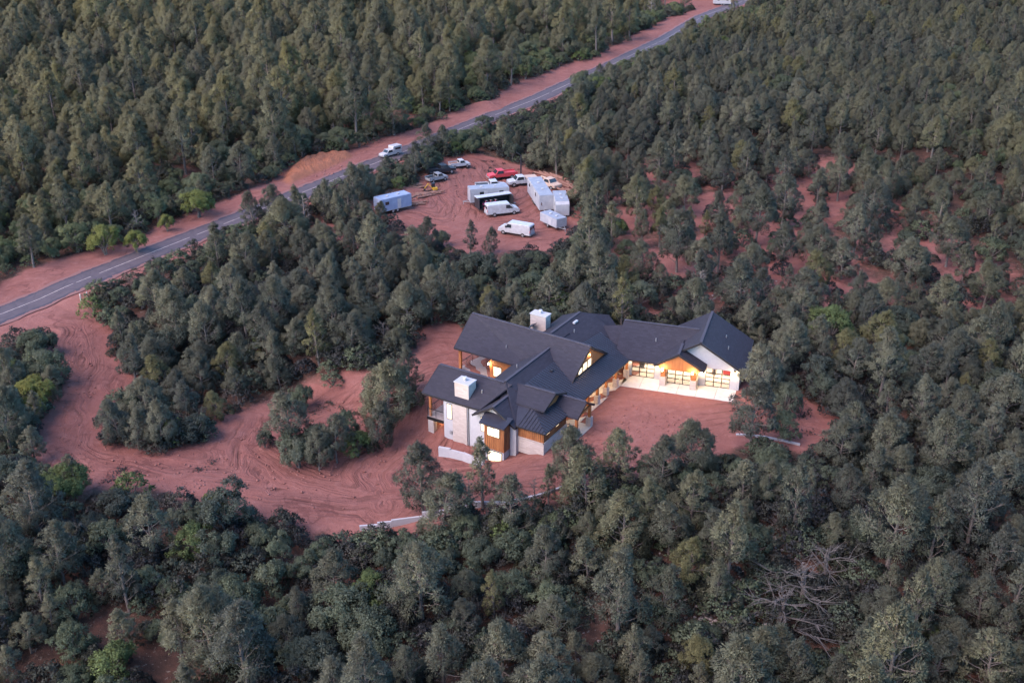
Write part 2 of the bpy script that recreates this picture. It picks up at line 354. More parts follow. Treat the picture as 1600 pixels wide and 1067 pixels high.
# ------------------------------------------------------------------ object helpers
def link(o, parent=None):
    COL.objects.link(o)
    if parent: o.parent = parent
    return o
def tag(o, label=None, cat=None, group=None, kind=None):
    if label: o['label'] = label
    if cat: o['category'] = cat
    if group: o['group'] = group
    if kind: o['kind'] = kind
    return o
def empty(name, loc, rz=0, label=None, cat=None, group=None):
    o = bpy.data.objects.new(name, None); o.location = loc; o.rotation_euler = (0, 0, rz); o.empty_display_size = .5
    link(o); return tag(o, label, cat, group)
def mesh_np(name, v, f, mats, mi=None, fattr=None, vattr=None, smooth=False):
    v = np.asarray(v, np.float32); f = np.asarray(f, np.int32); k = f.shape[1]
    me = bpy.data.meshes.new(name); me.vertices.add(len(v)); me.vertices.foreach_set('co', v.ravel())
    me.loops.add(f.size); me.loops.foreach_set('vertex_index', f.ravel())
    me.polygons.add(len(f)); me.polygons.foreach_set('loop_start', np.arange(0, f.size, k, dtype=np.int32))
    if mi is not None: me.polygons.foreach_set('material_index', np.asarray(mi, np.int32))
    for m in mats: me.materials.append(m)
    me.update(calc_edges=True)
    if smooth: me.polygons.foreach_set('use_smooth', np.ones(len(f), bool))
    for dom, at_ in (('FACE', fattr), ('POINT', vattr)):
        for an, av in (at_ or {}).items():
            av = np.asarray(av, np.float32)
            if av.ndim == 1: me.attributes.new(an, 'FLOAT', dom).data.foreach_set('value', av)
            else: me.attributes.new(an, 'FLOAT_VECTOR', dom).data.foreach_set('vector', av.ravel())
    return me
class MB:
    def __init__(s): s.v = []; s.f = []
    def add(s, vs, fs):
        k = len(s.v); s.v += [tuple(map(float, p)) for p in vs]; s.f += [tuple(k + i for i in q) for q in fs]; return s
    def hexa(s, p): return s.add(p, [(0, 3, 2, 1), (4, 5, 6, 7), (0, 1, 5, 4), (1, 2, 6, 5), (2, 3, 7, 6), (3, 0, 4, 7)])
    def box(s, fr, lo, hi):
        (a, b, c), (d, e, g) = lo, hi
        return s.hexa([fr(a, b, c), fr(d, b, c), fr(d, e, c), fr(a, e, c), fr(a, b, g), fr(d, b, g), fr(d, e, g), fr(a, e, g)])
    def slab(s, pts, th=.18):
        n = len(pts); lo = [(p[0], p[1], p[2] - th) for p in pts]
        return s.add(list(pts) + lo, [tuple(range(n)), tuple(range(2 * n - 1, n - 1, -1))] + [(i, (i + 1) % n, n + (i + 1) % n, n + i) for i in range(n)])
    def bar(s, p, q, w, h=None):
        h = h or w; p = Vector(p); q = Vector(q); d = (q - p).normalized()
        a = d.cross(Vector((0, 0, 1))); a = Vector((1, 0, 0)) if a.length < .01 else a.normalized(); b = a.cross(d).normalized()
        A, B = a * w / 2, b * h / 2
        return s.hexa([p - A - B, p + A - B, p + A + B, p - A + B, q - A - B, q + A - B, q + A + B, q - A + B])
    def tube(s, pts, rad, n=6):
        k = len(s.v); rings = len(pts)
        for i, (p, r) in enumerate(zip(pts, rad)):
            p = Vector(p); a = Vector(pts[min(i + 1, rings - 1)]) - Vector(pts[max(i - 1, 0)]); a.normalize()
            u = a.orthogonal().normalized(); w = a.cross(u)
            for j in range(n):
                t = 2 * math.pi * j / n; q = p + u * (math.cos(t) * r) + w * (math.sin(t) * r); s.v.append(tuple(q))
        for i in range(rings - 1):
            for j in range(n):
                s.f.append((k + i * n + j, k + i * n + (j + 1) % n, k + (i + 1) * n + (j + 1) % n, k + (i + 1) * n + j))
        s.f.append(tuple(k + j for j in range(n))); s.f.append(tuple(k + (rings - 1) * n + j for j in range(n))[::-1])
        return s
    def build(s, name, m, parent=None, bevel=0, uv=None, smooth=False):
        me = bpy.data.meshes.new(name); me.from_pydata(s.v, [], s.f)
        bm = bmesh.new(); bm.from_mesh(me); bmesh.ops.recalc_face_normals(bm, faces=bm.faces)
        if bevel: bmesh.ops.bevel(bm, geom=bm.edges[:], offset=bevel, segments=2, affect='EDGES', profile=.5)
        if uv:
            la = bm.verts.layers.float_vector.new(uv)
        bm.to_mesh(me); bm.free()
        if uv: me.attributes.remove(me.attributes[uv]); me_uv(me, uv)
        me.materials.append(m)
        if smooth:
            for p in me.polygons: p.use_smooth = True
        o = bpy.data.objects.new(name, me); return link(o, parent)
def me_uv(me, name):
    """corner coordinates in metres along each face, level direction first"""
    at_ = me.attributes.new(name, 'FLOAT_VECTOR', 'CORNER'); out = np.zeros((len(me.loops), 3), np.float32)
    for p in me.polygons:
        n = Vector(p.normal); a = Vector((0, 0, 1)).cross(n); a = Vector((1, 0, 0)) if a.length < .05 else a.normalized(); b = n.cross(a)
        for li in p.loop_indices:
            c = me.vertices[me.loops[li].vertex_index].co; out[li] = (c.dot(a), c.dot(b), 0)
    at_.data.foreach_set('vector', out.ravel())
def copy_tree(o, parent=None):
    c = o.copy(); COL.objects.link(c); c.parent = parent
    for ch in o.children: copy_tree(ch, c)
    return c

# ------------------------------------------------------------------ terrain
def axis(core0, core1, step, lo, hi):
    a = list(np.arange(core0, core1 + .01, step)); st = step; x = core1
    while x < hi: st *= 1.12; x += st; a.append(x)
    st = step; x = core0
    while x > lo: st *= 1.12; x -= st; a.insert(0, x)
    return np.array(a)
XS = axis(-76, 52, .62, -900, 900); YS = axis(84, 232, .66, -60, 1500)
GX, GY = np.meshgrid(XS, YS); gx, gy = GX.ravel(), GY.ravel()
gz = h_base(gx, gy)
cf = clear_field(gx, gy); pf = patch_field(gx, gy)
pf = np.maximum(pf, 2.6 * ss(10, 20, gx) * ss(82, 66, gx) * ss(130, 145, gy) * ss(222, 200, gy) - 1.9 + 1.3 * np.sin(gx * .21 + 2 * np.sin(gy * .13)) * np.sin(gy * .19))
fo, fa = flow(gx, gy)
dO, offO, _ = seg_dist(gx, gy, RD)
hs = (gx - O[0]) * E1[0] + (gy - O[1]) * E1[1]; ht = (gx - O[0]) * E2[0] + (gy - O[1]) * E2[1]
court = ss(-17, -12, hs) * ss(19, 14, hs) * ss(-14, -9, ht) * ss(1, -1, ht)
rutm = ss(.5, 3, cf) * ss(5, 8, dO) * (1 - .8 * court)
w = fo + 1.1 * np.sin(gx * .11 + 1) + .8 * np.sin(gy * .17 + gx * .05)
rough = (np.sin(w * 2.3) * .5 + np.sin(w * 3.9 + 1) * .35 + np.sin(gx * 1.1 + 2 * np.sin(gy * .5)) * .15) * .15
gz = gz + rough * rutm - .06 * court
# spoil heap beside the road and small mounds
def heap(x, y, P, hgt, w_=2.2):
    f = sdf(x, y, P); return hgt * ss(0, w_, f)
spz = np.minimum(1, heap(gx, gy, PILE, 1, 1.2)) * rng.uniform(-.16, .16, gx.shape)
pz = heap(gx, gy, PILE, .75, 1.6); gz = gz + pz * (1 + .35 * np.sin(gx * 2.3 + np.sin(gy)) * np.sin(gy * 2.1)) + spz
spoil = ss(-.3, .8, sdf(gx, gy, PILE))
MOUNDS = [(at(508, 372)[:2], 3.2, 1.7), (at(890, 318)[:2], 3.0, 1.0), (at(635, 300)[:2], 2.2, .6), (at(905, 335)[:2], 2.5, .8), (at(760, 166)[:2], 3, 1.2), (at(545, 318)[:2], 3, .8)]
for c, r, hg in MOUNDS:
    k = np.exp(-((gx - c[0]) ** 2 + (gy - c[1]) ** 2) / (r * r)); gz = gz + hg * k
# flat bench under the slabs
cut = ss(3.8, 3.2, dO); gz = gz - .10 * cut
nx, ny = len(XS), len(YS)
idx = np.arange(nx * ny).reshape(ny, nx)
q = np.stack([idx[:-1, :-1].ravel(), idx[:-1, 1:].ravel(), idx[1:, 1:].ravel(), idx[1:, :-1].ravel()], 1)
fcx = cf[q].mean(1)
def terrain_part(name, mask):
    qq = q[mask]; used = np.unique(qq); rm = np.full(nx * ny, -1); rm[used] = np.arange(len(used))
    v = np.stack([gx[used], gy[used], gz[used]], 1)
    me = mesh_np(name, v, rm[qq], [M['ground']], smooth=True, vattr=dict(clear=cf[used], patch=pf[used], rutmask=rutm[used], spoil=spoil[used],
                 flow=np.stack([fo[used], fa[used], 0 * fo[used]], 1)))
    o = bpy.data.objects.new(name, me); link(o); return tag(o, kind='structure')
terrain_part('ground', fcx <= 0); terrain_part('dirt_clearing', fcx > 0)
def hz(x, y):
    """height of the built ground"""
    z = float(h_base(np.array([x]), np.array([y]))[0])
    return z
# road sheet
def resample(P, step):
    out = []; 
    for a, b in zip(P[:-1], P[1:]):
        n = max(2, int(np.hypot(*(b - a)) / step)); out += [a + (b - a) * k / n for k in range(n)]
    out.append(P[-1]); out = np.array(out)
    for _ in range(8): out[1:-1] = (out[:-2] + 2 * out[1:-1] + out[2:]) / 4
    return out
RC = resample(RD, 1.5); TAN = np.gradient(RC, axis=0); TAN /= np.linalg.norm(TAN, axis=1)[:, None]; NRM = np.stack([TAN[:, 1], -TAN[:, 0]], 1)
RZ = h_base(RC[:, 0], RC[:, 1])
cols = [-3.15, -2.2, -1.1, 0, 1.1, 2.2, 3.15]; rv = []; ruv = []
for i in range(len(RC)):
    for c in cols:
        e = .22 * math.sin(i * 1.7 + c) + .12 * math.sin(i * .6) if abs(c) > 3 else 0
        p = RC[i] + NRM[i] * (c + e * np.sign(c)); rv.append((p[0], p[1], RZ[i] + .06 - .012 * abs(c))); ruv.append((c, i * 1.5, 0))
rf = [(i * 7 + j, i * 7 + j + 1, (i + 1) * 7 + j + 1, (i + 1) * 7 + j) for i in range(len(RC) - 1) for j in range(6)]
o = bpy.data.objects.new('road', mesh_np('road', rv, rf, [M['asphalt']], vattr=dict(road=ruv), smooth=True)); link(o); tag(o, kind='structure')
mb = MB(); i = 1
dash = MB()
while i < len(RC) - 4:
    a = [tuple(RC[i + k] + NRM[i + k] * s_ * .06) + (RZ[i + k] + .068,) for k in (0, 3) for s_ in (-1, 1)]
    dash.add([a[0], a[1], a[3], a[2]], [(0, 1, 2, 3)]); i += 3.0 if False else (3 if (i * 7 // 3) % 5 else 4)
o = dash.build('road_marking', M['line']); tag(o, kind='structure')

exec_house = True
# ------------------------------------------------------------------ house
HO = empty('house', tuple(O), 0, 'large dark-roofed house with white and cedar walls, lit garage doors and porch', 'house')
def roof(name, pts, m='shingle', th=.2, label=None):
    o = MB().slab(pts, th).build(name, M[m], HO, uv='roofuv')
    if label: o['label'] = label
    return o
def wallbox(fr, lo, hi, m='white', name='wall', bevel=0):
    return MB().box(fr, lo, hi).build(name, M[m], HO, uv='walluv', bevel=bevel)
# --- main body roofs (s,t,z)
roof('roof_plane', [S(1.5, 7.1, 5.2), S(14.6, 7.1, 5.2), S(14.6, 5.6, 4.36), S(1.5, 5.6, 4.36)])
roof('roof_plane', [S(-.2, 7.1, 5.17), S(14.6, 7.1, 5.17), S(17, 10.8, 3.0), S(-.2, 10.8, 3.0)])
roof('roof_plane', [S(13.3, 7.1, 5.19), S(14.6, 7.1, 5.19), S(18.4, 3.6, 2.62), S(18.4, 3.2, 2.45), S(13.3, 3.2, 3.0)])
# right part of the main ridge, a little higher
roof('roof_plane', [S(3, 8.5, 5.62), S(-5.4, 8.5, 5.62), S(-6.9, 7.3, 5.05), S(-5.9, 4.2, 3.9), S(-4.2, 3.0, 3.25), S(3, 5.6, 4.38)])
roof('roof_plane', [S(3, 8.5, 5.6), S(-5.4, 8.5, 5.6), S(-8, 12.3, 3.3), S(3, 12.3, 3.3)])
roof('roof_plane', [S(-5.4, 8.5, 5.58), S(-6.9, 7.3, 5.0), S(-9.2, 8.6, 3.3), S(-8, 12.3, 3.3)])
roof('roof_plane', [S(-3.5, 3.1, 3.55), S(-5.7, 5.3, 4.35), G(.6, 6.6, 5.25)])
roof('roof_plane', [S(-3.5, 3.1, 3.54), G(.6, 6.6, 5.24), G(.6, 3.0, 3.2)])
# small back roof seen past the ridge end
roof('roof_plane', [S(-7.2, 7.6, 4.9), S(-9.3, 6.4, 4.2), S(-7.6, 3.6, 2.9), S(-5.0, 3.6, 2.9)])
# great room gable, ridge from the cedar gable back to the west deck
GRL = [S(3.75, 2.25, 6.12), S(2.6, 19.3, 6.0), S(7.1, 19.0, 3.2), S(7.3, 8.0, 3.2), S(8.3, 2.25, 3.22)]
roof('roof_plane', GRL)
roof('roof_plane', [S(3.75, 2.25, 6.11), S(-1.0, 2.25, 3.3), S(-1.6, 8.0, 3.2), S(-1.9, 19.0, 3.2), S(2.6, 19.3, 5.99)])
MB().bar(S(3.75, 2.22, 6.02), S(8.3, 2.22, 3.12), .05, .3).bar(S(3.75, 2.22, 6.02), S(-1.0, 2.22, 3.2), .05, .3).build('fascia_board', M['dark'], HO)
# cedar triangle with three lit panes
tri = [S(7.5, 2.4, 3.42), S(-.5, 2.4, 3.42), S(3.7, 2.4, 5.95)]
MB().add(tri + [S(7.5, 2.6, 3.42), S(-.5, 2.6, 3.42), S(3.7, 2.6, 5.95)], [(0, 1, 2), (5, 4, 3), (0, 3, 4, 1), (1, 4, 5, 2), (2, 5, 3, 0)]).build('cedar_gable', M['boardwood'], HO, uv='walluv')
for s0, s1, z0, z1 in ((6.3, 5.5, 3.6, 4.2), (5.25, 4.4, 3.6, 4.5), (4.1, 3.3, 3.6, 4.5)):
    f = MB().box(S, (s1 - .06, 2.34, z0 - .04), (s0 + .06, 2.39, z1 + .05)).build('window', M['blackframe'], HO)
    MB().box(S, (s1, 2.31, z0), (s0, 2.335, z1)).build('pane', M['lit'], f)
MB().box(S, (-.7, 2.27, 3.36), (7.7, 2.30, 3.46)).build('flashing', M['dark'], HO)
# gap filler wall under the gable
# metal porch roof + seams
MZ = lambda t: 2.70 + .3 * t
roof('metal_roof', [S(13.2, -.15, MZ(-.15)), S(-2.6, -.15, MZ(-.15)), S(-4.4, 5.65, MZ(5.65)), S(13.6, 5.65, MZ(5.65))], 'metal', .12)
mb = MB(); s_ = 13.0
while s_ > -3.9:
    t0 = -.15 if s_ > -2.6 else -.15 + ((-2.6 - s_) / 1.8) * 5.8
    mb.bar(S(s_, t0, MZ(t0) + .02), S(s_, 5.6, MZ(5.6) + .02), .04, .05); s_ -= .42
tag(mb.build('metal_seam', M['seam'], HO), kind='stuff')
MB().bar(S(8.2, 4.9, MZ(4.9) + .1), S(7.9, 4.9, MZ(4.9) + .1), .35, .12).build('roof_vent', M['dark'], HO)
MB().box(S, (-2.6, -.2, 2.5), (9.9, -.12, 2.66)).build('fascia_board', M['dark'], HO)
# bump-out metal hip roof
BZ = 2.66
hip = [S(18.55, -.25, BZ), S(13.2, -.25, BZ), S(13.2, 3.4, BZ + 1.2), S(15.6, 3.0, BZ + .98)]
roof('metal_roof', [S(18.55, -.25, BZ), S(13.0, -.25, BZ), S(13.0, 3.6, BZ + 1.2), S(15.0, 3.6, BZ + 1.2)], 'metal', .12)
roof('metal_roof', [S(18.55, -.25, BZ), S(15.0, 3.6, BZ + 1.21), S(15.0, 5.2, BZ + 1.21), S(18.55, 3.35, BZ)], 'metal', .12)
mb = MB(); s_ = 18.2
while s_ > 13.1:
    t1 = min(3.5, -.25 + (18.55 - s_) * 1.08)
    mb.bar(S(s_, -.25, BZ + .02), S(s_, t1, BZ + .02 + (t1 + .25) * .312), .05, .07); s_ -= .42
t_ = .1
while t_ < 3.4:
    k = (t_ + .25) / 3.85 * 3.55
    mb.bar(S(18.55, t_, BZ + .02), S(18.55 - k, t_, BZ + .02 + k * .341), .05, .07); t_ += .42
tag(mb.build('metal_seam', M['seam'], HO), kind='stuff')
MB().bar(S(18.58, -.25, BZ - .08), S(18.58, 3.35, BZ - .08), .05, .16).bar(S(18.58, -.28, BZ - .08), S(13.2, -.28, BZ - .08), .05, .16).build('fascia_board', M['dark'], HO)
# peek gable above the bump-out
roof('roof_plane', [S(13.45, 1.35, 4.72), S(13.45, 7, 4.72), S(15.95, 7, 3.72), S(15.95, 1.35, 3.72)])
roof('roof_plane', [S(13.45, 1.35, 4.71), S(13.45, 7, 4.71), S(10.9, 7, 3.7), S(10.9, 1.35, 3.7)])
MB().add([S(15.5, 1.75, 3.2), S(11.4, 1.75, 3.2), S(11.4, 1.75, 3.62), S(13.45, 1.75, 4.45), S(15.5, 1.75, 3.62), S(15.5, 2.0, 3.2), S(11.4, 2.0, 3.2), S(11.4, 2.0, 3.62), S(13.45, 2.0, 4.45), S(15.5, 2.0, 3.62)],
         [(0, 1, 2, 3, 4), (9, 8, 7, 6, 5), (0, 5, 6, 1), (1, 6, 7, 2), (2, 7, 8, 3), (3, 8, 9, 4), (4, 9, 5, 0)]).build('cedar_gable', M['boardwood'], HO)
MB().bar(S(13.45, 1.33, 4.62), S(15.95, 1.33, 3.62), .05, .24).bar(S(13.45, 1.33, 4.62), S(10.9, 1.33, 3.6), .05, .24).build('fascia_board', M['dark'], HO)
# entry gable
roof('entry_roof', [S(11.85, -1.6, 3.78), S(11.85, 3.2, 3.78), S(13.8, 3.2, 2.62), S(13.8, -1.6, 2.62)])
roof('entry_roof', [S(11.85, -1.6, 3.77), S(11.85, 3.2, 3.77), S(9.9, 3.2, 2.6), S(9.9, -1.6, 2.6)])
MB().bar(S(11.85, -1.63, 3.68), S(13.8, -1.63, 2.54), .05, .24).bar(S(11.85, -1.63, 3.68), S(9.9, -1.63, 2.52), .05, .24).build('fascia_board', M['dark'], HO)
MB().bar(S(13.5, -1.3, 2.5), S(10.2, -1.3, 2.5), .2, .26).bar(S(10.25, -1.3, 2.5), S(10.25, 1.6, 2.5), .2, .26).bar(S(13.45, -1.3, 2.5), S(13.45, 0.1, 2.5), .2, .26).build('beam', M['wood'], HO)
# W2: lower left wing
roof('roof_plane', [S(14.6, 15.9, 5.02), S(14.6, 6.2, 5.02), S(18.15, 8.2, 2.98), S(18.15, 15.9, 2.98)])
roof('roof_plane', [S(14.6, 15.9, 5.01), S(14.6, 6.6, 5.01), S(11.0, 8.6, 2.98), S(11.0, 15.9, 2.98)])
MB().bar(S(14.6, 15.93, 4.92), S(18.15, 15.93, 2.88), .05, .22).bar(S(18.18, 15.9, 2.88), S(18.18, 8.4, 2.88), .05, .2).build('fascia_board', M['dark'], HO)
MB().bar(S(7.13, 19.0, 3.1), S(7.13, 10.4, 3.1), .05, .2).bar(S(2.6, 19.33, 5.9), S(7.1, 19.03, 3.1), .05, .22).build('fascia_board', M['dark'], HO)
# white gable on the front left
roof('roof_plane', [S(18.85, 6.05, 4.22), S(12.6, 6.05, 4.22), S(12.6, 8.75, 2.6), S(18.85, 8.75, 2.6)])
roof('roof_plane', [S(18.85, 6.05, 4.21), S(12.6, 6.05, 4.21), S(12.6, 3.25, 2.45), S(18.85, 3.25, 2.45)])
MB().bar(S(18.88, 6.05, 4.12), S(18.88, 8.75, 2.5), .05, .24).bar(S(18.88, 6.05, 4.12), S(18.88, 3.25, 2.35), .05, .24).build('fascia_board', M['dark'], HO)
for a_, b_ in ((S(3.0, 7.1, 5.24), S(14.6, 7.1, 5.24)), (S(3.6, 2.3, 6.17), S(2.6, 19.2, 6.04)), (S(14.6, 15.8, 5.06), S(14.6, 7.2, 5.06)), (S(2, 8.5, 5.66), S(-5.4, 8.5, 5.62)), (S(18.8, 6.05, 4.27), S(14.5, 6.05, 4.27)),
              (S(13.45, 1.4, 4.77), S(13.45, 5.2, 4.77)), (S(11.85, -1.55, 3.83), S(11.85, 2.6, 3.83)), (G(8.85, 2.3, 5.95), G(8.85, 11.65, 5.95)), (G(-1.2, 6.8, 5.53), G(8.0, 6.8, 5.53)), (G(6.55, 1.0, 4.71), G(6.55, 4.0, 4.71))):
    MB().bar(a_, b_, .3, .07).build('ridge_cap', M['ridge'], HO)
for a_ in (S(5.6, 12.5, 4.1), S(5.1, 9.5, 4.4), S(9.6, 8.6, 4.3), S(-1.0, 6.9, 4.9), S(16.4, 9.0, 4.0), G(3.2, 4.6, 4.2), G(11.2, 7.6, 4.4), G(11.8, 5.2, 4.1)):
    MB().tube([a_, (a_[0], a_[1], a_[2] + .42)], [.06, .06], 8).build('vent_pipe', M['rim'], HO)
MB().box(S, (-3.3, 7.6, 5.3), (-2.4, 7.9, 5.5)).build('vent_cap', M['paint'], HO)
# --- walls of the main body
g_ = MB(); fr = [S(18.35, 8.35, -3), S(18.35, 3.75, -3), S(18.35, 3.75, 2.45), S(18.35, 6.05, 3.95), S(18.35, 8.35, 2.55)]
bk = [S(16.2, 8.35, -3), S(16.2, 3.75, -3), S(16.2, 3.75, 2.45), S(16.2, 6.05, 3.95), S(16.2, 8.35, 2.55)]
g_.add(fr + bk, [(0, 1, 2, 3, 4), (9, 8, 7, 6, 5), (0, 5, 6, 1), (1, 6, 7, 2), (2, 7, 8, 3), (3, 8, 9, 4), (4, 9, 5, 0)]).build('wall', M['white'], HO, uv='walluv')
wallbox(S, (12.0, 8.3, -3.2), (18.0, 13.1, 2.95))
wallbox(S, (9.5, 3.4, -1), (18.1, 8.3, 2.6))
wallbox(S, (-4.5, 2.4, -.5), (13.3, 10.2, 2.8), 'plaster')
wallbox(S, (-1.5, 10.2, -2.5), (6.3, 14.4, 2.95), 'boardwood')
wallbox(S, (-6, 4.5, -1), (-3, 11.5, 3.0))
wallbox(S, (11.5, 2, -1), (15.5, 7, 3.5))
# gable-end fill below W2 ridge
MB().add([S(18.0, 13.08, 2.8), S(11.4, 13.08, 2.8), S(14.6, 13.08, 4.7), S(18.0, 12.9, 2.8), S(11.4, 12.9, 2.8), S(14.6, 12.9, 4.7)], [(0, 1, 2), (5, 4, 3), (0, 3, 4, 1), (1, 4, 5, 2), (2, 5, 3, 0)]).build('wall', M['boardwood'], HO)
MB().add([S(6.3, 14.38, 2.95), S(-1.4, 14.38, 2.95), S(2.7, 14.38, 5.7), S(6.3, 14.1, 2.95), S(-1.4, 14.1, 2.95), S(2.7, 14.1, 5.7)], [(0, 1, 2), (5, 4, 3), (0, 3, 4, 1), (1, 4, 5, 2), (2, 5, 3, 0)]).build('wall', M['boardwood'], HO)
# bump-out: stone wainscot and cedar above
wallbox(S, (13.1, .10, -.7), (18.2, 3.3, 1.12), 'stone', 'stone_wainscot')
wallbox(S, (13.1, .18, 1.12), (18.12, 3.6, 2.6), 'wood', 'cedar_wall')
MB().box(S, (13.05, .06, 1.12), (18.26, .18, 1.19)).box(S, (18.13, .06, 1.12), (18.26, 3.3, 1.19)).build('sill', M['stone'], HO, uv='walluv')
bb = MB()
for k in range(13): bb.box(S, (18.12, .3 + k * .25, 1.2), (18.15, .335 + k * .25, 2.55))
for k in range(20): bb.box(S, (13.2 + k * .25, .15, 1.2), (13.235 + k * .25, .18, 2.55))
tag(bb.build('batten', M['dark'], HO), kind='stuff')
for s0 in (14.9, 16.9):
    f = MB().box(S, (s0, .10, 1.95), (s0 + .75, .17, 2.4)).build('window', M['blackframe'], HO); MB().box(S, (s0 + .06, .07, 2.0), (s0 + .69, .10, 2.36)).build('pane', M['lit'], f)
# cedar box on the front left
wallbox(S, (18.35, 4.05, -.35), (19.85, 6.55, 2.72), 'wood', 'cedar_wall')
wallbox(S, (18.3, 4.15, -3.2), (19.75, 6.45, -.35), 'white')
wallbox(S, (16.5, 3.3, -2.5), (18.6, 4.05, 2.4), 'white', 'pier')
bb = MB()
for k in range(10): bb.box(S, (19.85, 4.15 + k * .25, -.3), (19.88, 4.185 + k * .25, 2.9))
for k in range(6): bb.box(S, (18.5 + k * .25, 4.02, -.3), (18.535 + k * .25, 4.05, 2.9))
tag(bb.build('batten', M['dark'], HO), kind='stuff')
roof('shed_roof', [S(18.36, 7.3, 3.25), S(18.36, 3.8, 3.25), S(20.3, 3.8, 2.86), S(20.3, 6.9, 2.86)], 'metal', .14)
def win(fr_, ax, c0, z0, z1, plane, panes, mat_='lit', nm='window'):
    """window on a plane; ax 't': plane is s=const facing +s; ax 's': plane is t=const facing -t"""
    t0, t1 = c0
    def bx(a, b, lo, hi, d0, d1): return MB().box(S, (plane + d0, a, lo), (plane + d1, b, hi)) if ax == 't' else MB().box(S, (a, plane - d1, lo), (b, plane - d0, hi))
    f = bx(t0, t1, z0, z1, .002, .05).build(nm, M['blackframe'], HO)
    w_ = (t1 - t0 - .1) / panes
    for k in range(panes):
        bx(t0 + .05 + k * w_ + .03, t0 + .05 + (k + 1) * w_ - .03, z0 + .08, z1 - .08, .052, .07).build('pane', M[mat_], f)
win(S, 't', (4.55, 6.15), 1.3, 2.45, 19.85, 2)
win(S, 't', (4.35, 6.2), -1.9, -.5, 19.75, 2)
win(S, 't', (7.25, 7.95), .55, 2.35, 18.35, 1)
win(S, 't', (11.95, 12.65), .55, 2.5, 18.0, 1)
# chimney of the lower wing (outside stack) and the rear one
def chimney(fr_, lo, hi):
    c = MB().box(fr_, lo, hi).build('chimney', M['stone'], HO, uv='walluv')
    MB().box(fr_, (lo[0] - .08, lo[1] - .08, hi[2] + .002), (hi[0] + .08, hi[1] + .08, hi[2] + .1)).build('cap', M['white'], c)
    m_ = [(lo[i] + hi[i]) / 2 for i in (0, 1)]; p = fr_(m_[0], m_[1], hi[2] + .1)
    MB().tube([p, (p[0], p[1], p[2] + .35)], [.16, .16], 10).tube([(p[0], p[1], p[2] + .35), (p[0], p[1], p[2] + .45)], [.27, .22], 10).build('flue', M['paint'], c)
chimney(S, (16.0, 10.05, 2.0), (17.5, 11.9, 5.1))
wallbox(S, (17.9, 9.95, -3.2), (18.12, 11.85, 2.78), 'stone', 'stone_facing')
chimney(S, (-2.6, 11.1, 2.0), (-1.4, 13.3, 5.75))
roof('roof_cricket', [S(-.9, 12.1, 5.0), S(-1.38, 13.1, 4.4), S(-.2, 13.1, 4.2)], 'metal', .1)
# west deck of the great room
deck = wallbox(S, (-1.5, 14.4, -.2), (6.7, 19.0, .0), 'deck', 'deck_floor')
win(S, 't', (12.7, 13.9), .35, 1.75, 6.3, 1)
MB().box(S, (6.3, 18.4, -3), (6.6, 18.7, 2.95)).build('post', M['wood'], HO)
MB().box(S, (-1.3, 18.4, -3), (-1.0, 18.7, 2.95)).build('post', M['wood'], HO)
def railing(pts, h=1.0, n=5):
    r = MB().bar(pts[0][:2] + (pts[0][2] + h,), pts[1][:2] + (pts[1][2] + h,), .06).build('railing', M['blackframe'], HO)
    a, b = Vector(pts[0]), Vector(pts[1]); q_ = MB()
    for k in range(n + 1):
        p = a.lerp(b, k / n); MB().bar(p, p + Vector((0, 0, h - .032)), .05).build('baluster', M['blackframe'], r)
    for z in (.2, .4, .6, .8): q_.bar(a + Vector((0, 0, z)), b + Vector((0, 0, z)), .012)
    q_.build('cable', M['grey'], r)
railing([S(6.2, 18.6, 0), S(-1.2, 18.6, 0)], n=6)
# left porch under W2
wallbox(S, (13.5, 13.1, -.25), (17.9, 15.5, .0), 'deck', 'deck_floor')
wallbox(S, (17.75, 13.1, -.4), (17.95, 15.5, -.02), 'blackframe', 'beam')
MB().box(S, (17.55, 15.0, 0), (17.8, 15.25, 2.9)).build('post', M['boardwood'], HO)
wallbox(S, (17.3, 14.6, -3), (17.95, 15.35, -.42), 'stone', 'pier')
wallbox(S, (14.2, 13.11, -3), (17.4, 13.2, -.3), 'wood', 'cedar_wall')
wallbox(S, (13.6, 15.35, -3), (17.3, 15.5, -.3), 'wood', 'cedar_wall')
wallbox(S, (14, 13.1, -3.0), (18.25, 15.4, -2.28), 'concrete', 'patio_slab')
railing([S(17.85, 13.2, 0), S(17.85, 15.4, 0)], n=2); railing([S(17.8, 15.45, 0), S(13.6, 15.45, 0)], n=3)
# --- porch posts and back wall details
for s0 in (-2.45, .45, 3.0, 5.25, 7.6):
    p = MB().box(S, (s0 - .28, .12, 0), (s0 + .28, .68, 1.05)).build('stone_pier', M['stone'], HO, uv='walluv')
    MB().box(S, (s0 - .13, .27, 1.05), (s0 + .13, .53, 2.58)).build('post', M['wood'], HO)
for s0, t0 in ((10.3, -1.25), (13.35, -1.25)):
    MB().box(S, (s0 - .3, t0 - .3, 0), (s0 + .3, t0 + .3, 1.1)).build('stone_pier', M['stone'], HO, uv='walluv')
    MB().box(S, (s0 - .14, t0 - .14, 1.1), (s0 + .14, t0 + .14, 2.4)).build('post', M['wood'], HO)
MB().bar(S(-2.6, .4, 2.52), S(9.9, .4, 2.52), .2, .2).build('beam', M['wood'], HO)
wallbox(S, (-2.4, .05, 2.62), (9.85, 2.4, 2.66), 'soffit', 'soffit')
for s0, s1, z0, z1 in ((-1.8, -.6, .9, 2.2), (1.2, 2.4, .9, 2.2), (4.0, 5.0, .08, 2.2), (6.6, 7.8, .9, 2.2), (9.4, 10.6, .05, 2.3)):
    win(S, 's', (s0, s1), z0, z1, 2.4, 2)
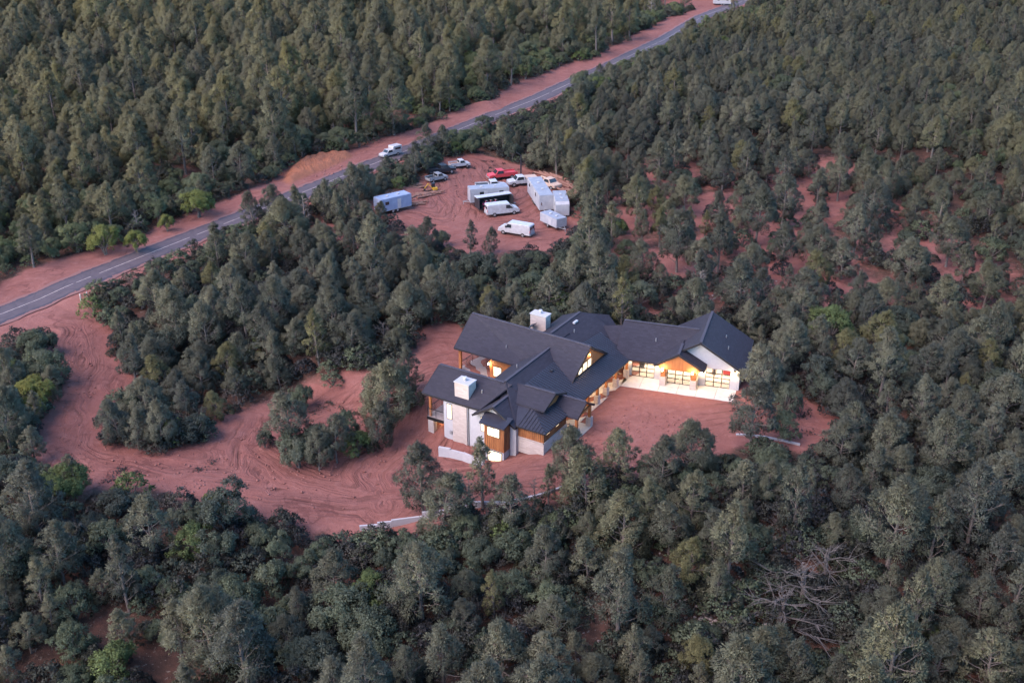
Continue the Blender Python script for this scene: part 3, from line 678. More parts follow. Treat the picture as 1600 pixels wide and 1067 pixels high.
# --- slabs
def slab_piece(pts, nm='slab'): return MB().slab(pts, .3).build('slab_panel', M['concrete'], HO)
s_ = 13.05
cuts = [13.05, 10.6, 8.1, 5.6, 3.1, .55, -2.0]
for a, b in zip(cuts[:-1], cuts[1:]): MB().slab([S(a - .02, .0, .0), S(b + .02, 0, 0), S(b + .02, 2.4, 0), S(a - .02, 2.4, 0)], .3).build('slab_panel', M['concrete'], HO)
MB().slab([S(13.8, -1.6, .0), S(10.2, -1.6, 0), S(10.2, -.02, 0), S(13.8, -.02, 0)], .3).build('slab_panel', M['concrete'], HO)
ga = [0, 2.24, 4.48, 6.7, 8.92, 11.15, 13.39]
for a, b in zip(ga[:-1], ga[1:]):
    for g0, g1 in ((0, 1.5), (1.53, 2.98)):
        MB().slab([G(a + .02 if a else .02, g0, 0), G(b - .02, g0, 0), G(b - .02, g1, 0), G(a + .02, g1, 0)], .3).build('slab_panel', M['concrete'], HO)
MB().slab([S(-2.0, 0, -.01), G(0, 0, -.01), G(0, 3, -.01), G(-1.2, 3.4, -.01), S(-2.0, 2.4, -.01)], .3).build('slab_panel', M['concrete'], HO)
# --- garage wing
GR_A, GZ = 8.85, 5.9
roof('roof_plane', [G(GR_A, 2.25, GZ), G(GR_A, 11.7, GZ), G(14.15, 11.7, 2.72), G(14.15, 2.25, 2.72)])
roof('roof_plane', [G(GR_A, 2.25, GZ - .01), G(GR_A, 11.7, GZ - .01), G(3.5, 11.7, 2.7), G(3.5, 2.25, 2.7)])
roof('roof_plane', [G(-1.25, 6.8, 5.48), G(8.6, 6.8, 5.48), G(8.6, 1.85, 2.7), G(.25, 1.85, 2.7), G(-1.25, 3.1, 3.4)])
roof('roof_plane', [G(-1.25, 6.8, 5.47), G(8.6, 6.8, 5.47), G(8.6, 11.6, 2.75), G(-1.25, 11.6, 2.75)])
MB().bar(G(GR_A, 2.22, GZ - .1), G(14.15, 2.22, 2.62), .05, .24).bar(G(GR_A, 2.22, GZ - .1), G(6.5, 2.22, 4.38), .05, .24).bar(G(14.18, 2.25, 2.62), G(14.18, 11.7, 2.62), .05, .2).bar(G(.25, 1.82, 2.61), G(4.2, 1.82, 2.61), .05, .18).build('fascia_board', M['dark'], HO)
# porch gable over the middle door
PG = 6.55
roof('porch_roof', [G(PG, .95, 4.66), G(PG, 4.2, 4.66), G(9.72, 4.2, 2.9), G(9.72, .95, 2.9)])
roof('porch_roof', [G(PG, .95, 4.65), G(PG, 6.0, 4.65), G(3.75, 6.0, 2.9), G(3.75, .95, 2.9)])
MB().bar(G(PG, .92, 4.56), G(9.72, .92, 2.8), .05, .26).bar(G(PG, .92, 4.56), G(3.75, .92, 2.8), .05, .26).build('fascia_board', M['dark'], HO)
# garage walls: open box with real door openings
DW = [(.72, 3.5), (5.15, 7.98), (9.62, 12.52)]; DH = 2.4
for a0, a1, g0 in ((.0, .72, 3.0), (3.5, 4.45, 3.0), (8.7, 9.62, 3.0), (12.52, 13.6, 3.0)):
    wallbox(G, (a0, g0, -.4), (a1, g0 + .2, DH + .25))
for a0, a1 in ((.72, 3.5), (9.62, 12.52)): wallbox(G, (a0, 3.0, DH), (a1, 3.2, DH + .25))
def gable(fr_, a0, a1, am, g0, g1, z0, zt, m, nm='wall'):
    p = [fr_(a0, g0, z0), fr_(a1, g0, z0), fr_(am, g0, zt), fr_(a0, g1, z0), fr_(a1, g1, z0), fr_(am, g1, zt)]
    MB().add(p, [(0, 1, 2), (5, 4, 3), (0, 3, 4, 1), (1, 4, 5, 2), (2, 5, 3, 0)]).build(nm, M[m], HO, uv='walluv')
gable(G, 4.15, 13.6, GR_A, 3.0, 3.2, DH + .25, 5.62, 'white')
wallbox(G, (13.4, 3.2, -.4), (13.6, 11, 2.75)); wallbox(G, (0, 10.8, -.4), (13.4, 11, 2.75)); wallbox(G, (-.2, 3.0, -.4), (0, 11, 2.75))
wallbox(G, (0, 3.2, 2.68), (13.4, 10.8, 2.74), 'plaster', 'ceiling'); wallbox(G, (0, 3.05, -.2), (13.4, 10.8, -.02), 'concrete', 'garage_floor')
wallbox(G, (13.6, 5.5, .3), (14.2, 9.8, 2.5), 'white')
# cedar porch front
wallbox(G, (4.40, 1.55, -.3), (5.10, 3.2, 1.15), 'stone', 'pier'); wallbox(G, (8.03, 1.55, -.3), (8.75, 3.2, 1.15), 'stone', 'pier')
wallbox(G, (4.48, 1.62, 1.15), (5.04, 3.2, 2.6), 'wood', 'cedar_wall'); wallbox(G, (8.09, 1.62, 1.15), (8.67, 3.2, 2.6), 'wood', 'cedar_wall')
wallbox(G, (5.15, 2.45, DH), (7.98, 3.2, 2.6), 'wood', 'cedar_wall')
gable(G, 4.0, 9.35, PG, 1.15, 1.35, 2.62, 4.42, 'boardwood', 'cedar_gable')
MB().box(G, (4.2, 1.2, 2.42), (9.0, 1.34, 2.615)).build('beam', M['boardwood'], HO)
def garage_door(a0, a1, g):
    d = MB().box(G, (a0, g, .0), (a1, g + .05, .07)).box(G, (a0, g, DH - .07), (a1, g + .05, DH)).box(G, (a0, g, .07), (a0 + .06, g + .05, DH - .07)).box(G, (a1 - .06, g, .07), (a1, g + .05, DH - .07)).build('garage_door', M['blackframe'], HO)
    w_ = (a1 - a0 - .12) / 3; h_ = (DH - .14) / 4
    for i in range(1, 3): MB().box(G, (a0 + .06 + w_ * i - .05, g + .003, .07), (a0 + .06 + w_ * i + .05, g + .047, DH - .07)).build('mullion', M['blackframe'], d)
    for j in range(1, 4): MB().box(G, (a0 + .06, g + .006, .07 + h_ * j - .048), (a1 - .06, g + .044, .07 + h_ * j + .048)).build('rail', M['blackframe'], d)
    for i in range(3):
        for j in range(4):
            MB().box(G, (a0 + .06 + w_ * i + .052, g + .02, .07 + h_ * j + .05), (a0 + .06 + w_ * (i + 1) - .052, g + .028, .07 + h_ * (j + 1) - .05)).build('pane', M['pane'], d)
garage_door(*DW[0], 3.08); garage_door(*DW[1], 2.52); garage_door(*DW[2], 3.08)
# things inside the garage
def inside(a, g, w_, d_, h_, m, nm, label, z0=0.0):
    o = MB().box(G, (a, g, z0), (a + w_, g + d_, z0 + h_)).box(G, (a + w_ * .1, g + d_ * .1, z0 + h_ + .002), (a + w_ * .9, g + d_ * .9, z0 + h_ * 1.12)).build(nm, M[m])
    o.location = tuple(O); o2 = tag(o, label, 'box' if nm != 'work_bench' else 'bench'); return o
inside(.9, 8.8, 1.2, .7, 1.7, 'grey', 'storage_cabinet', 'grey cabinet inside the left garage bay, back wall')['category'] = 'cabinet'
inside(2.4, 7.6, .9, .9, 1.1, 'log', 'moving_box', 'brown box inside the left garage bay behind the glass')
inside(1.2, 5.4, .6, .6, .9, 'blackp', 'tool_chest', 'black tool chest near the left garage door')['category'] = 'tool chest'
inside(11.3, 6.5, 1.6, .9, 1.0, 'redp', 'tool_box', 'red chest seen through the right garage door')
inside(10.0, 6.2, .5, .5, .9, 'grey', 'bin', 'grey bin seen through the right garage door')
inside(5.6, 8.2, 2.0, .7, .9, 'tan', 'work_bench', 'tan bench at the back of the middle garage bay')
# lamps
def sconce(p, power, r=.08, col=(1, .62, .28), nm='wall_lamp', size=.1, off=(0, 0, 0)):
    o = MB().tube([(p[0], p[1], p[2] - size), (p[0], p[1], p[2] + size)], [size * .7, size * .7], 8).build(nm, M['lamp'], HO)
    l = bpy.data.lights.new('lamp_light', 'POINT'); l.energy = power * .115; l.shadow_soft_size = r; l.color = col
    b = bpy.data.objects.new('lamp_light', l); link(b, o); b.location = (p[0] + off[0], p[1] + off[1], p[2] - size - .14 + off[2]); return o
def outp(fr_, a, b, z): return fr_(a, b, z)
for a in (4.78, 8.36): sconce(G(a, .85, 2.45), 190, size=.12, off=tuple(G(0, -.25, .32)))
for a in (4.0, 9.15): sconce(G(a, 2.70, 1.9), 75, col=(1, .70, .40))
sconce(G(13.0, 2.70, 2.2), 110, col=(1, .72, .42)); MB().box(G, (12.9, 2.86, 2.2), (13.1, 2.99, 2.6)).build('wall_lamp', M['blackframe'], HO)
sconce(G(.35, 2.6, 2.2), 35, col=(1, .78, .5))
for s0 in (-1.2, 1.7, 4.2, 6.6, 9.0): sconce(S(s0, 1.3, 2.4), 120, col=(1, .76, .45), nm='soffit_lamp', size=.06)
sconce(S(11.8, -.2, 2.7), 40, col=(1, .72, .4), nm='soffit_lamp', size=.06)
sconce(S(3.7, 2.28, 5.1), 16, col=(1, .6, .25), nm='gable_lamp', size=.05)
sconce(S(6.5, 14.5, 1.9), 60, col=(1, .66, .3))
sconce(S(16.6, 14.2, -.7), 55, col=(1, .62, .28), nm='soffit_lamp', size=.06)
sconce(S(17.2, 14.2, 2.4), 6, col=(1, .7, .4), nm='soffit_lamp', size=.05)
def area(p, power, sx, sy, rz, nm='ceiling_lamp'):
    o = MB().box(lambda a, b, c: (p[0] + a, p[1] + b, p[2] + c), (-.5, -.06, .0), (.5, .06, .05)).build(nm, M['lamp'], HO)
    l = bpy.data.lights.new('ceiling_light', 'AREA'); l.energy = power; l.shape = 'RECTANGLE'; l.size = sx; l.size_y = sy; l.color = (1, .80, .60)
    b = bpy.data.objects.new('ceiling_light', l); link(b, o); b.location = (p[0], p[1], p[2] - .02)
for a in (2.1, 6.6, 11.1): area(G(a, 6.5, 2.6), 62, 2.2, 2.2, 0)
# items on the walls
MB().box(S, (18.0, 12.0, -1.3), (18.12, 12.3, -.9)).build('meter_box', M['grey'], HO)
MB().box(S, (18.0, 11.35, -2.2), (18.1, 11.75, -1.0)).build('service_panel', M['white'], HO)
MB().bar(S(18.06, 9.75, -2.5), S(18.06, 9.75, 2.8), .08, .08).build('downspout', M['twig'], HO)

# ------------------------------------------------------------------ white retaining walls
def wallrun(pxs, h, th, name, label, step=None, m='white'):
    pts = [at(*p) for p in pxs]; e = empty(name, tuple(pts[0]), 0, label, 'wall'); o0 = Vector(pts[0])
    for i, (a, b) in enumerate(zip(pts[:-1], pts[1:])):
        a, b = Vector(a), Vector(b); d = (b - a); d.z = 0; n_ = Vector((-d.y, d.x, 0)).normalized() * th / 2; top = max(a.z, b.z) + (h[i] if isinstance(h, (list, tuple)) else h)
        lo = min(a.z, b.z) - .6; d = d.normalized() * .004; a = a - o0; b = b - o0 - d
        def P(v, nn, z): return (v.x + nn.x, v.y + nn.y, z - o0.z)
        MB().hexa([P(a, -n_, lo), P(b, -n_, lo), P(b, n_, lo), P(a, n_, lo), P(a, -n_, top), P(b, -n_, top), P(b, n_, top), P(a, n_, top)]).build('wall_section', M[m], e)
    return e
wallrun([(562, 828), (590, 826), (612, 823), (660, 811), (700, 800), (740, 794), (790, 787), (820, 781), (858, 771), (885, 760)], [.55, .7, .4, .32, .3, .28, .28, .25, .25], .2, 'retaining_wall', 'long low white retaining wall stepping along the lower edge of the red clearing')
wallrun([(1150, 680), (1172, 681), (1196, 684), (1225, 690), (1250, 696)], .2, .2, 'retaining_wall', 'short low white curved wall right of the courtyard by the big tree')
wallrun([(686, 711), (704, 714), (724, 719), (742, 724), (756, 727)], [1.1, .95, .8, .6], .3, 'retaining_wall', 'white stepped wall in front of the lower left house corner')
# small things on the drive
def utility_box(p, sx, sy, sz, m, name, label, cat):
    q = at(*p); e = empty(name, tuple(q), R(20), label, cat)
    I = lambda a, b, c: (a, b, c)
    MB().box(I, (-sx / 2, -sy / 2, -.1), (sx / 2, sy / 2, sz)).build('cabinet', M[m], e, bevel=.03)
    MB().box(I, (-sx / 2 - .04, -sy / 2 - .04, sz + .002), (sx / 2 + .04, sy / 2 + .04, sz + .06)).build('lid', M[m], e)
utility_box((88, 583), .7, .6, 1.0, 'tan', 'utility_box', 'pale utility box at the left edge of the driveway', 'utility box')
utility_box((84, 750), .8, .6, .6, 'blackp', 'utility_box', 'small black box at the lower left corner of the driveway', 'utility box')
for i, p in enumerate([(127, 473), (137, 467)]):
    q = at(*p); e = empty('marker_post', tuple(q), 0, ['white marker post nearer the road mouth of the driveway', 'thinner white marker post right behind the first one'][i], 'post', 'marker posts at the driveway mouth')
    MB().tube([(0, 0, -.2), (0, 0, 1.2 - .3 * i)], [.09, .09], 8).build('post', M['paint'], e); MB().tube([(0, 0, 1.2 - .3 * i), (0, 0, 1.35 - .3 * i)], [.10, .06], 8).build('cap', M['paint'], e)

# ------------------------------------------------------------------ vehicles
I3 = lambda a, b, c: (a, b, c)
def wheelset(e, xs, w, r=.36, tw=.24):
    for x in xs:
        for sd in (-1, 1):
            y = sd * (w / 2 - tw / 2 + .02); wv = empty_child('wheel', e, (x, y, r))
            MB().tube([(0, -tw / 2, 0), (0, tw / 2, 0)], [r, r], 14).build('tyre', M['tyre'], wv)
            MB().tube([(0, -tw / 2 - .015, 0), (0, tw / 2 + .015, 0)], [r * .55, r * .55], 10).build('rim', M['rim'], wv)
def empty_child(name, parent, loc):
    o = bpy.data.objects.new(name, None); o.location = loc; o.empty_display_size = .2; return link(o, parent)
def profile(pts, w, top_in=.0, zt=1.0):
    """side outline (x,z) extruded across w, narrowed towards the top"""
    mb_ = MB(); n = len(pts); v = []
    for sd in (-1, 1):
        for x, z in pts: v.append((x, sd * (w / 2 - top_in * max(0, (z - zt))), z))
    mb_.add(v, [tuple(range(n)), tuple(range(2 * n - 1, n - 1, -1))] + [(i, (i + 1) % n, n + (i + 1) % n, n + i) for i in range(n)]); return mb_
def vehicle(name, rear, front, width, label, cat='van', near=True, group=None):
    """rear/front: ground pixels of the near side, rear and front ends"""
    a, b = at(*rear), at(*front); d = (b - a)[:2]; L = np.hypot(*d); d = d / L; n_ = np.array([d[1], -d[0]])
    if np.dot(n_, a[:2]) < 0: n_ = -n_
    c = (a[:2] + b[:2]) / 2 + n_ * width / 2; z = max(hz(*c), (a[2] + b[2]) / 2) 
    e = empty(name, (c[0], c[1], z + .04), math.atan2(d[1], d[0]), label, cat, group); return e
def quad(e, name, pts, m, th=.02): 
    a, b, c = (Vector(p) for p in pts[:3]); n_ = (b - a).cross(c - a).normalized() * th
    MB().add([tuple(Vector(p) + n_ * .5) for p in pts] + [tuple(Vector(p) - n_ * .5) for p in pts], [(0, 1, 2, 3), (7, 6, 5, 4), (0, 1, 5, 4), (1, 2, 6, 5), (2, 3, 7, 6), (3, 0, 4, 7)]).build(name, M[m], e)
def van(e, m='paint'):
    L = 5.7; h = L / 2
    profile([(-h, .45), (-h, 1.95), (-h + .15, 2.08), (h - 1.75, 2.08), (h - .95, 1.35), (h - .15, 1.12), (h, .9), (h, .45)], 1.98, .13, 1.1).build('body', M[m], e, bevel=.05)
    y = .99
    for sd in (-1, 1):
        yy = sd * .955
        quad(e, 'side_window', [(h - 2.4, yy, 1.3), (h - 1.35, sd * .965, 1.3), (h - 1.75, sd * .885, 1.85), (h - 2.4, sd * .885, 1.85)], 'glass', .06)
        MB().box(I3, (h - .06, sd * .7 - .15, .75), (h + .03, sd * .7 + .15, .92)).build('headlight', M['rim'], e)
        MB().box(I3, (-h - .03, sd * .85 - .08, .9), (-h + .02, sd * .85 + .08, 1.3)).build('tail_light', M['redp'], e)
        MB().box(I3, (h - 1.5, sd * 1.03 - .1, 1.3), (h - 1.35, sd * 1.03 + .1, 1.55)).build('mirror', M['blackp'], e)
    quad(e, 'windscreen', [(h - 1.02, -.82, 1.42), (h - 1.02, .82, 1.42), (h - 1.62, .76, 1.97), (h - 1.62, -.76, 1.97)], 'glass', .06)
    for sd in (-1, 1): quad(e, 'rear_window', [(-h - .01, sd * .1, 1.35), (-h - .01, sd * .8, 1.35), (-h - .01, sd * .75, 1.8), (-h - .01, sd * .1, 1.8)], 'glass', .05)
    MB().box(I3, (h - .05, -.9, .4), (h + .1, .9, .62)).build('bumper', M['grey'], e, bevel=.03); MB().box(I3, (-h - .1, -.9, .4), (-h + .05, .9, .6)).build('bumper', M['grey'], e, bevel=.03)
    MB().box(I3, (h - .03, -.5, .7), (h + .02, .5, .95)).build('grille', M['blackp'], e)
    wheelset(e, (h - .95, -h + 1.25), 1.95)
def pickup(e, m='paint', bed='blackp', load=None):
    h = 2.8
    profile([(-h, .55), (-h, 1.08), (-.35, 1.08), (-.2, 1.8), (1.05, 1.8), (1.6, 1.15), (h - .1, 1.0), (h, .8), (h, .5)], 1.9, .16, 1.05).build('body', M[m], e, bevel=.04)
    MB().box(I3, (-h + .1, -.8, 1.085), (-.45, .8, 1.12)).build('cargo_bed', M[bed], e)
    for sd in (-1, 1):
        quad(e, 'side_window', [(-.05, sd * .93, 1.2), (1.3, sd * .93, 1.2), (1.0, sd * .83, 1.72), (-.02, sd * .83, 1.72)], 'glass', .05)
        MB().box(I3, (h - .06, sd * .7 - .15, .75), (h + .03, sd * .7 + .15, .92)).build('headlight', M['rim'], e)
        MB().box(I3, (-h, sd * .9 - .06, 1.1), (-.4, sd * .9 + .06, 1.32)).build('bed_side', M[m], e)
    quad(e, 'windscreen', [(1.55, -.8, 1.2), (1.55, .8, 1.2), (1.08, .75, 1.74), (1.08, -.75, 1.74)], 'glass', .05)
    quad(e, 'rear_window', [(-.3, -.7, 1.25), (-.3, .7, 1.25), (-.21, .65, 1.7), (-.21, -.65, 1.7)], 'glass', .05)
    MB().box(I3, (h - .05, -.9, .45), (h + .1, .9, .65)).build('bumper', M['rim'], e, bevel=.03)
    wheelset(e, (h - .95, -h + 1.15), 1.9, .4)
def trailer(e, L, w, H, m='trailer', rm='trooft', nose=True, wins=2, z0=.55, axles=2, slant=0):
    h = L / 2; pts = [(-h, z0), (-h, H), (h - slant, H), (h, H - slant * .8), (h, z0)]
    profile(pts, w).build('body', M[m], e, bevel=.04)
    MB().box(I3, (-h + .05, -w / 2 + .04, H + .002), (h - slant - .05, w / 2 - .04, H + .06)).build('roof', M[rm], e)
    for k in range(2): MB().box(I3, (-h + L * (.3 + .35 * k), -.2, H + .062), (-h + L * (.3 + .35 * k) + .4, .2, H + .2)).build('roof_vent', M['paint'], e)
    for sd in (-1, 1):
        MB().box(I3, (-h + .02, sd * (w / 2 + .005) - .015, z0), (h - .02, sd * (w / 2 + .005) + .015, z0 + .1)).build('trim_rail', M['grey'], e)
        MB().box(I3, (h * .2 - .35, sd * (w / 2 + .012) - .015, z0 + .1), (h * .2 + .35, sd * (w / 2 + .012) + .015, H - .35)).build('door', M['paint'], e)
        for k in range(wins):
            x = -h + L * (.15 + .5 * k); MB().box(I3, (x, sd * (w / 2 + .012) - .015, H - 1.05), (x + .75, sd * (w / 2 + .012) + .015, H - .5)).build('window', M['glass'], e)
        MB().box(I3, (-h - .02, sd * w * .25 - w * .2, z0 + .15), (-h + .0, sd * w * .25 + w * .2, H - .15)).build('rear_door', M[m], e)
        MB().box(I3, (-h - .04, sd * (w / 2 - .12) - .06, z0 + .3), (-h - .001, sd * (w / 2 - .12) + .06, z0 + .5)).build('tail_light', M['redp'], e)
    if nose: MB().bar((h, -.5, z0), (h + 1.1, 0, z0 - .05), .09).bar((h, .5, z0), (h + 1.1, 0, z0 - .05), .09).bar((h + 1.0, 0, 0), (h + 1.0, 0, z0 + .1), .08).build('hitch', M['grey'], e)
    wheelset(e, [-.2 - .45 * (axles - 1) + .9 * k for k in range(axles)], w - .1, .34, .2)
V = vehicle
van(V('cargo_van', (768, 341), (806, 335), 1.98, 'white cargo van parked in front of the open trailer in the dirt yard'))
van(V('cargo_van', (821, 372), (784, 367), 1.98, 'white cargo van nearest the camera in the dirt yard, half behind trees'))
trailer(V('box_trailer', (793, 317), (738, 323), 2.4, 'long white box trailer with grey roof in the middle of the yard', 'trailer'), 7.0, 2.4, 2.9)
trailer(V('box_trailer', (820, 301), (847, 340), 2.5, 'long white trailer with grey roof running towards the camera at the right of the yard', 'trailer'), 10.6, 2.5, 3.1, wins=3, axles=3)
trailer(V('camper_trailer', (862, 322), (869, 346), 2.3, 'pale camper trailer with dark end window beside the long white trailer', 'camper'), 6.2, 2.3, 2.9, 'trailer', 'trooft', slant=.5)
trailer(V('utility_trailer', (846, 352), (866, 361), 2.2, 'small white covered trailer at the lower right corner of the yard', 'trailer'), 4.6, 2.1, 2.0, wins=0, axles=1)
trailer(V('box_trailer', (598, 338), (642, 328), 2.5, 'pale blue box trailer alone at the left edge of the yard', 'trailer'), 6.2, 2.4, 2.7, 'blue', 'blue', wins=1, nose=False)
# open-sided black trailer with bikes inside
e = V('open_trailer', (752, 334), (800, 325), 2.3, 'black open-sided trailer with white awning roof and red bikes inside', 'trailer')
MB().box(I3, (-3.2, -1.1, .5), (3.2, 1.1, .65)).box(I3, (-3.2, 1.02, .65), (3.2, 1.1, 2.3)).box(I3, (-3.2, -1.1, .65), (-3.1, 1.02, 2.3)).box(I3, (3.1, -1.1, .65), (3.2, 1.02, 2.3)).build('body', M['blackp'], e)
MB().box(I3, (-3.25, -.2, 2.3), (3.25, 1.15, 2.42)).build('roof', M['paint'], e)
for k in range(4): MB().bar((-2.6 + k * 1.7, -1.05, .65), (-2.6 + k * 1.7, -1.05, 1.3), .07).build('stake', M['blackp'], e)
MB().bar((3.2, -.4, .55), (4.1, 0, .5), .09).bar((3.2, .4, .55), (4.1, 0, .5), .09).build('hitch', M['grey'], e)
wheelset(e, (-.5, .5), 2.3, .34, .2)
tp = Matrix.Rotation(e.rotation_euler.z, 4, 'Z')
for k, mm in enumerate(('pink', 'redp', 'pink')):
    q = e.location + tp @ Vector((-1.9 + k * .9, -.35, .66)); b_ = empty('dirt_bike', q, e.rotation_euler.z + .5, ['pink dirt bike at the left inside the black open trailer', 'red dirt bike in the middle of the black open trailer', 'pink dirt bike at the right of the red one in the open trailer'][k], 'motorbike', 'bikes in the open trailer')
    for x in (-.55, .6):
        MB().tube([(x, -.05, .33), (x, .05, .33)], [.33, .33], 12).build('wheel', M['tyre'], b_)
    MB().bar((-.5, 0, .5), (.35, 0, .8), .18, .25).build('frame', M[mm], b_); MB().bar((-.65, 0, .92), (.05, 0, .9), .2, .1).build('seat', M['blackp'], b_)
    MB().bar((.6, 0, .33), (.35, 0, 1.05), .07).bar((.33, -.35, 1.08), (.33, .35, 1.08), .05).build('handlebar', M['grey'], b_)
pickup(V('pickup_truck', (748, 301), (789, 298), 1.9, 'white pickup with dark bed behind the long white trailer'), 'paint')
for o_ in [bpy.data.objects['pickup_truck']]: o_['category'] = 'pickup'
e = V('flatbed_truck', (805, 280), (769, 283), 1.95, 'red flatbed truck at the back of the dirt yard', 'truck'); pickup(e, 'redp', 'redp')
e = V('service_truck', (834, 290), (803, 293), 2.0, 'white service truck with a tall dark crane mast in the yard', 'truck'); pickup(e, 'paint', 'grey')
MB().box(I3, (-2.7, -.95, 1.33), (-.5, .95, 1.5)).build('tool_bed', M['tan'], e)
MB().bar((-.1, -1.2, .5), (-.1, -1.2, 5.2), .22).bar((-.1, -1.2, 5.2), (.8, -1.2, 5.9), .14).build('crane_mast', M['blackp'], e)
e = V('abandoned_truck', (842, 292), (858, 296), 1.9, 'rusty tan abandoned truck at the right end of the yard', 'truck'); pickup(e, 'tan', 'log')
e = V('parked_car', (712, 265), (729, 264), 1.9, 'small white pickup at the far end of the dirt yard', 'pickup'); pickup(e, 'paint', 'log'); e.scale = (.72, .85, .85)
pickup(V('parked_truck', (678, 276), (706, 273), 1.9, 'black pickup at the left edge of the yard under the trees', 'pickup'), 'blackp')
e = V('off_road_buggy', (673, 288), (700, 283), 1.8, 'small grey and black off-road jeep below the black pickup', 'jeep'); pickup(e, 'grey', 'blackp'); e.scale = (.74, .85, .85)
MB().bar((-1.2, -.8, 1.3), (-1.2, -.8, 1.9), .07).bar((-1.2, .8, 1.3), (-1.2, .8, 1.9), .07).bar((-1.2, -.8, 1.9), (-1.2, .8, 1.9), .07).build('roll_bar', M['blackp'], e)
e = V('camper_truck', (627, 243), (603, 249), 2.1, 'white truck with a box camper driving on the road', 'truck'); pickup(e, 'paint', 'blackp')
e.scale = (.82, .82, .8)
profile([(-2.9, 1.15), (-2.9, 2.5), (-.4, 2.5), (-.25, 2.3), (-.25, 1.85), (-.35, 1.15)], 1.95).build('camper_box', M['paint'], e, bevel=.04)
for sd in (-1, 1): MB().box(I3, (-2.5, sd * .985 - .012, 1.6), (-.8, sd * .985 + .012, 2.1)).build('window', M['glass'], e)
q = (72.5, 399.5, 0.0); e = empty('camper_truck', q, R(175), 'white camper parked beside the road at the top of the picture', 'camper'); trailer(e, 6.0, 2.3, 2.7, 'paint', 'paint', nose=False)
# excavator-like yellow machine by the log pile
q = at(678, 300); e = empty('mini_excavator', tuple(q), R(200), 'small yellow digger beside the log piles at the left of the yard', 'digger'); e.scale = (.75, .75, .75)
MB().box(I3, (-.8, -.7, .0), (.8, -.35, .5)).box(I3, (-.8, .35, 0), (.8, .7, .5)).build('track', M['tyre'], e, bevel=.05)
MB().box(I3, (-.8, -.6, .55), (.3, .6, 1.2)).build('body', M['yellow'], e, bevel=.05); MB().box(I3, (-.3, -.55, 1.22), (.5, .2, 2.2)).build('cab', M['blackp'], e, bevel=.03)
MB().bar((.4, .3, 1.0), (1.5, .3, 2.3), .18).bar((1.5, .3, 2.3), (2.4, .3, 1.2), .14).build('boom', M['yellow'], e); MB().box(I3, (2.2, .05, .7), (2.6, .55, 1.2)).build('bucket', M['blackp'], e)
# logs and scrap
def log_at(p, L, r, az_, name='log', m='log', label='', tilt=0):
    q = at(*p); o = MB().tube([(-L / 2, 0, 0), (0, .06 * L * (random.random() - .5), .03), (L / 2, 0, 0)], [r, r * .85, r * .6], 7).build(name, M[m])
    o.location = (q[0], q[1], q[2] + r * .9 + tilt); o.rotation_euler = (0, random.uniform(-.06, .06), R(az_)); return o
k = 0
for base, n_ in (((618, 299), 14), ((642, 297), 14), ((658, 304), 12), ((600, 308), 10), ((650, 318), 5), ((878, 290), 10), ((862, 277), 8), ((892, 300), 10), ((430, 355), 4)):
    for i in range(n_):
        o = log_at((base[0] + random.uniform(-16, 16), base[1] + random.uniform(-5, 5)), random.uniform(2.2, 6), random.uniform(.14, .28), random.uniform(10, 60) + (90 if base[0] > 800 else 0))
        tag(o, ('reddish log in the piles at the left side of the dirt yard' if base[0] < 700 else 'reddish log or branch at the right end of the dirt yard'), 'log', 'logs left of the yard' if base[0] < 700 else 'logs right of the yard')

# ------------------------------------------------------------------ trees
def tufts(C, rad, n_per, ll, lw, r, flat=.75, spiky=True):
    """needle or leaf tufts: n_per small triangles round each centre; returns verts, tint"""
    n = len(C); k = n * n_per
    cc = np.repeat(C, n_per, 0); rr = np.repeat(rad, n_per)[:, None]
    d = r.normal(size=(k, 3)); d /= np.linalg.norm(d, axis=1)[:, None]; d[:, 2] = np.abs(d[:, 2]) * 1.1 - .35
    rad_k = r.random((k, 1)) ** .45
    p = cc + d * rr * rad_k * np.array([1, 1, flat])
    a = d * (1.0 if spiky else .3) + r.normal(size=(k, 3)) * (.45 if spiky else .9); a[:, 2] += .35 if spiky else 0
    a /= np.linalg.norm(a, axis=1)[:, None]
    b = np.cross(a, r.normal(size=(k, 3))); b /= np.linalg.norm(b, axis=1)[:, None]
    L = ll * r.uniform(.6, 1.3, (k, 1)); Wd = lw * r.uniform(.7, 1.3, (k, 1))
    if spiky: v = np.stack([p - b * Wd, p + b * Wd, p + a * L], 1)
    else: v = np.stack([p - b * Wd, p + b * Wd, p + a * L], 1)
    tint = np.repeat(r.random(n), n_per) * .75 + r.random(k) * .25
    ctr = C.mean(0) - np.array([0, 0, .15 * np.ptp(C[:, 2])]); cr = cc - ctr; cr /= np.linalg.norm(cr, axis=1)[:, None] + 1e-6
    nn = d * .75 + cr * .5 + r.normal(size=(k, 3)) * .22; nn[:, 2] += .3; nn /= np.linalg.norm(nn, axis=1)[:, None]
    return (v.reshape(-1, 3), nn), tint
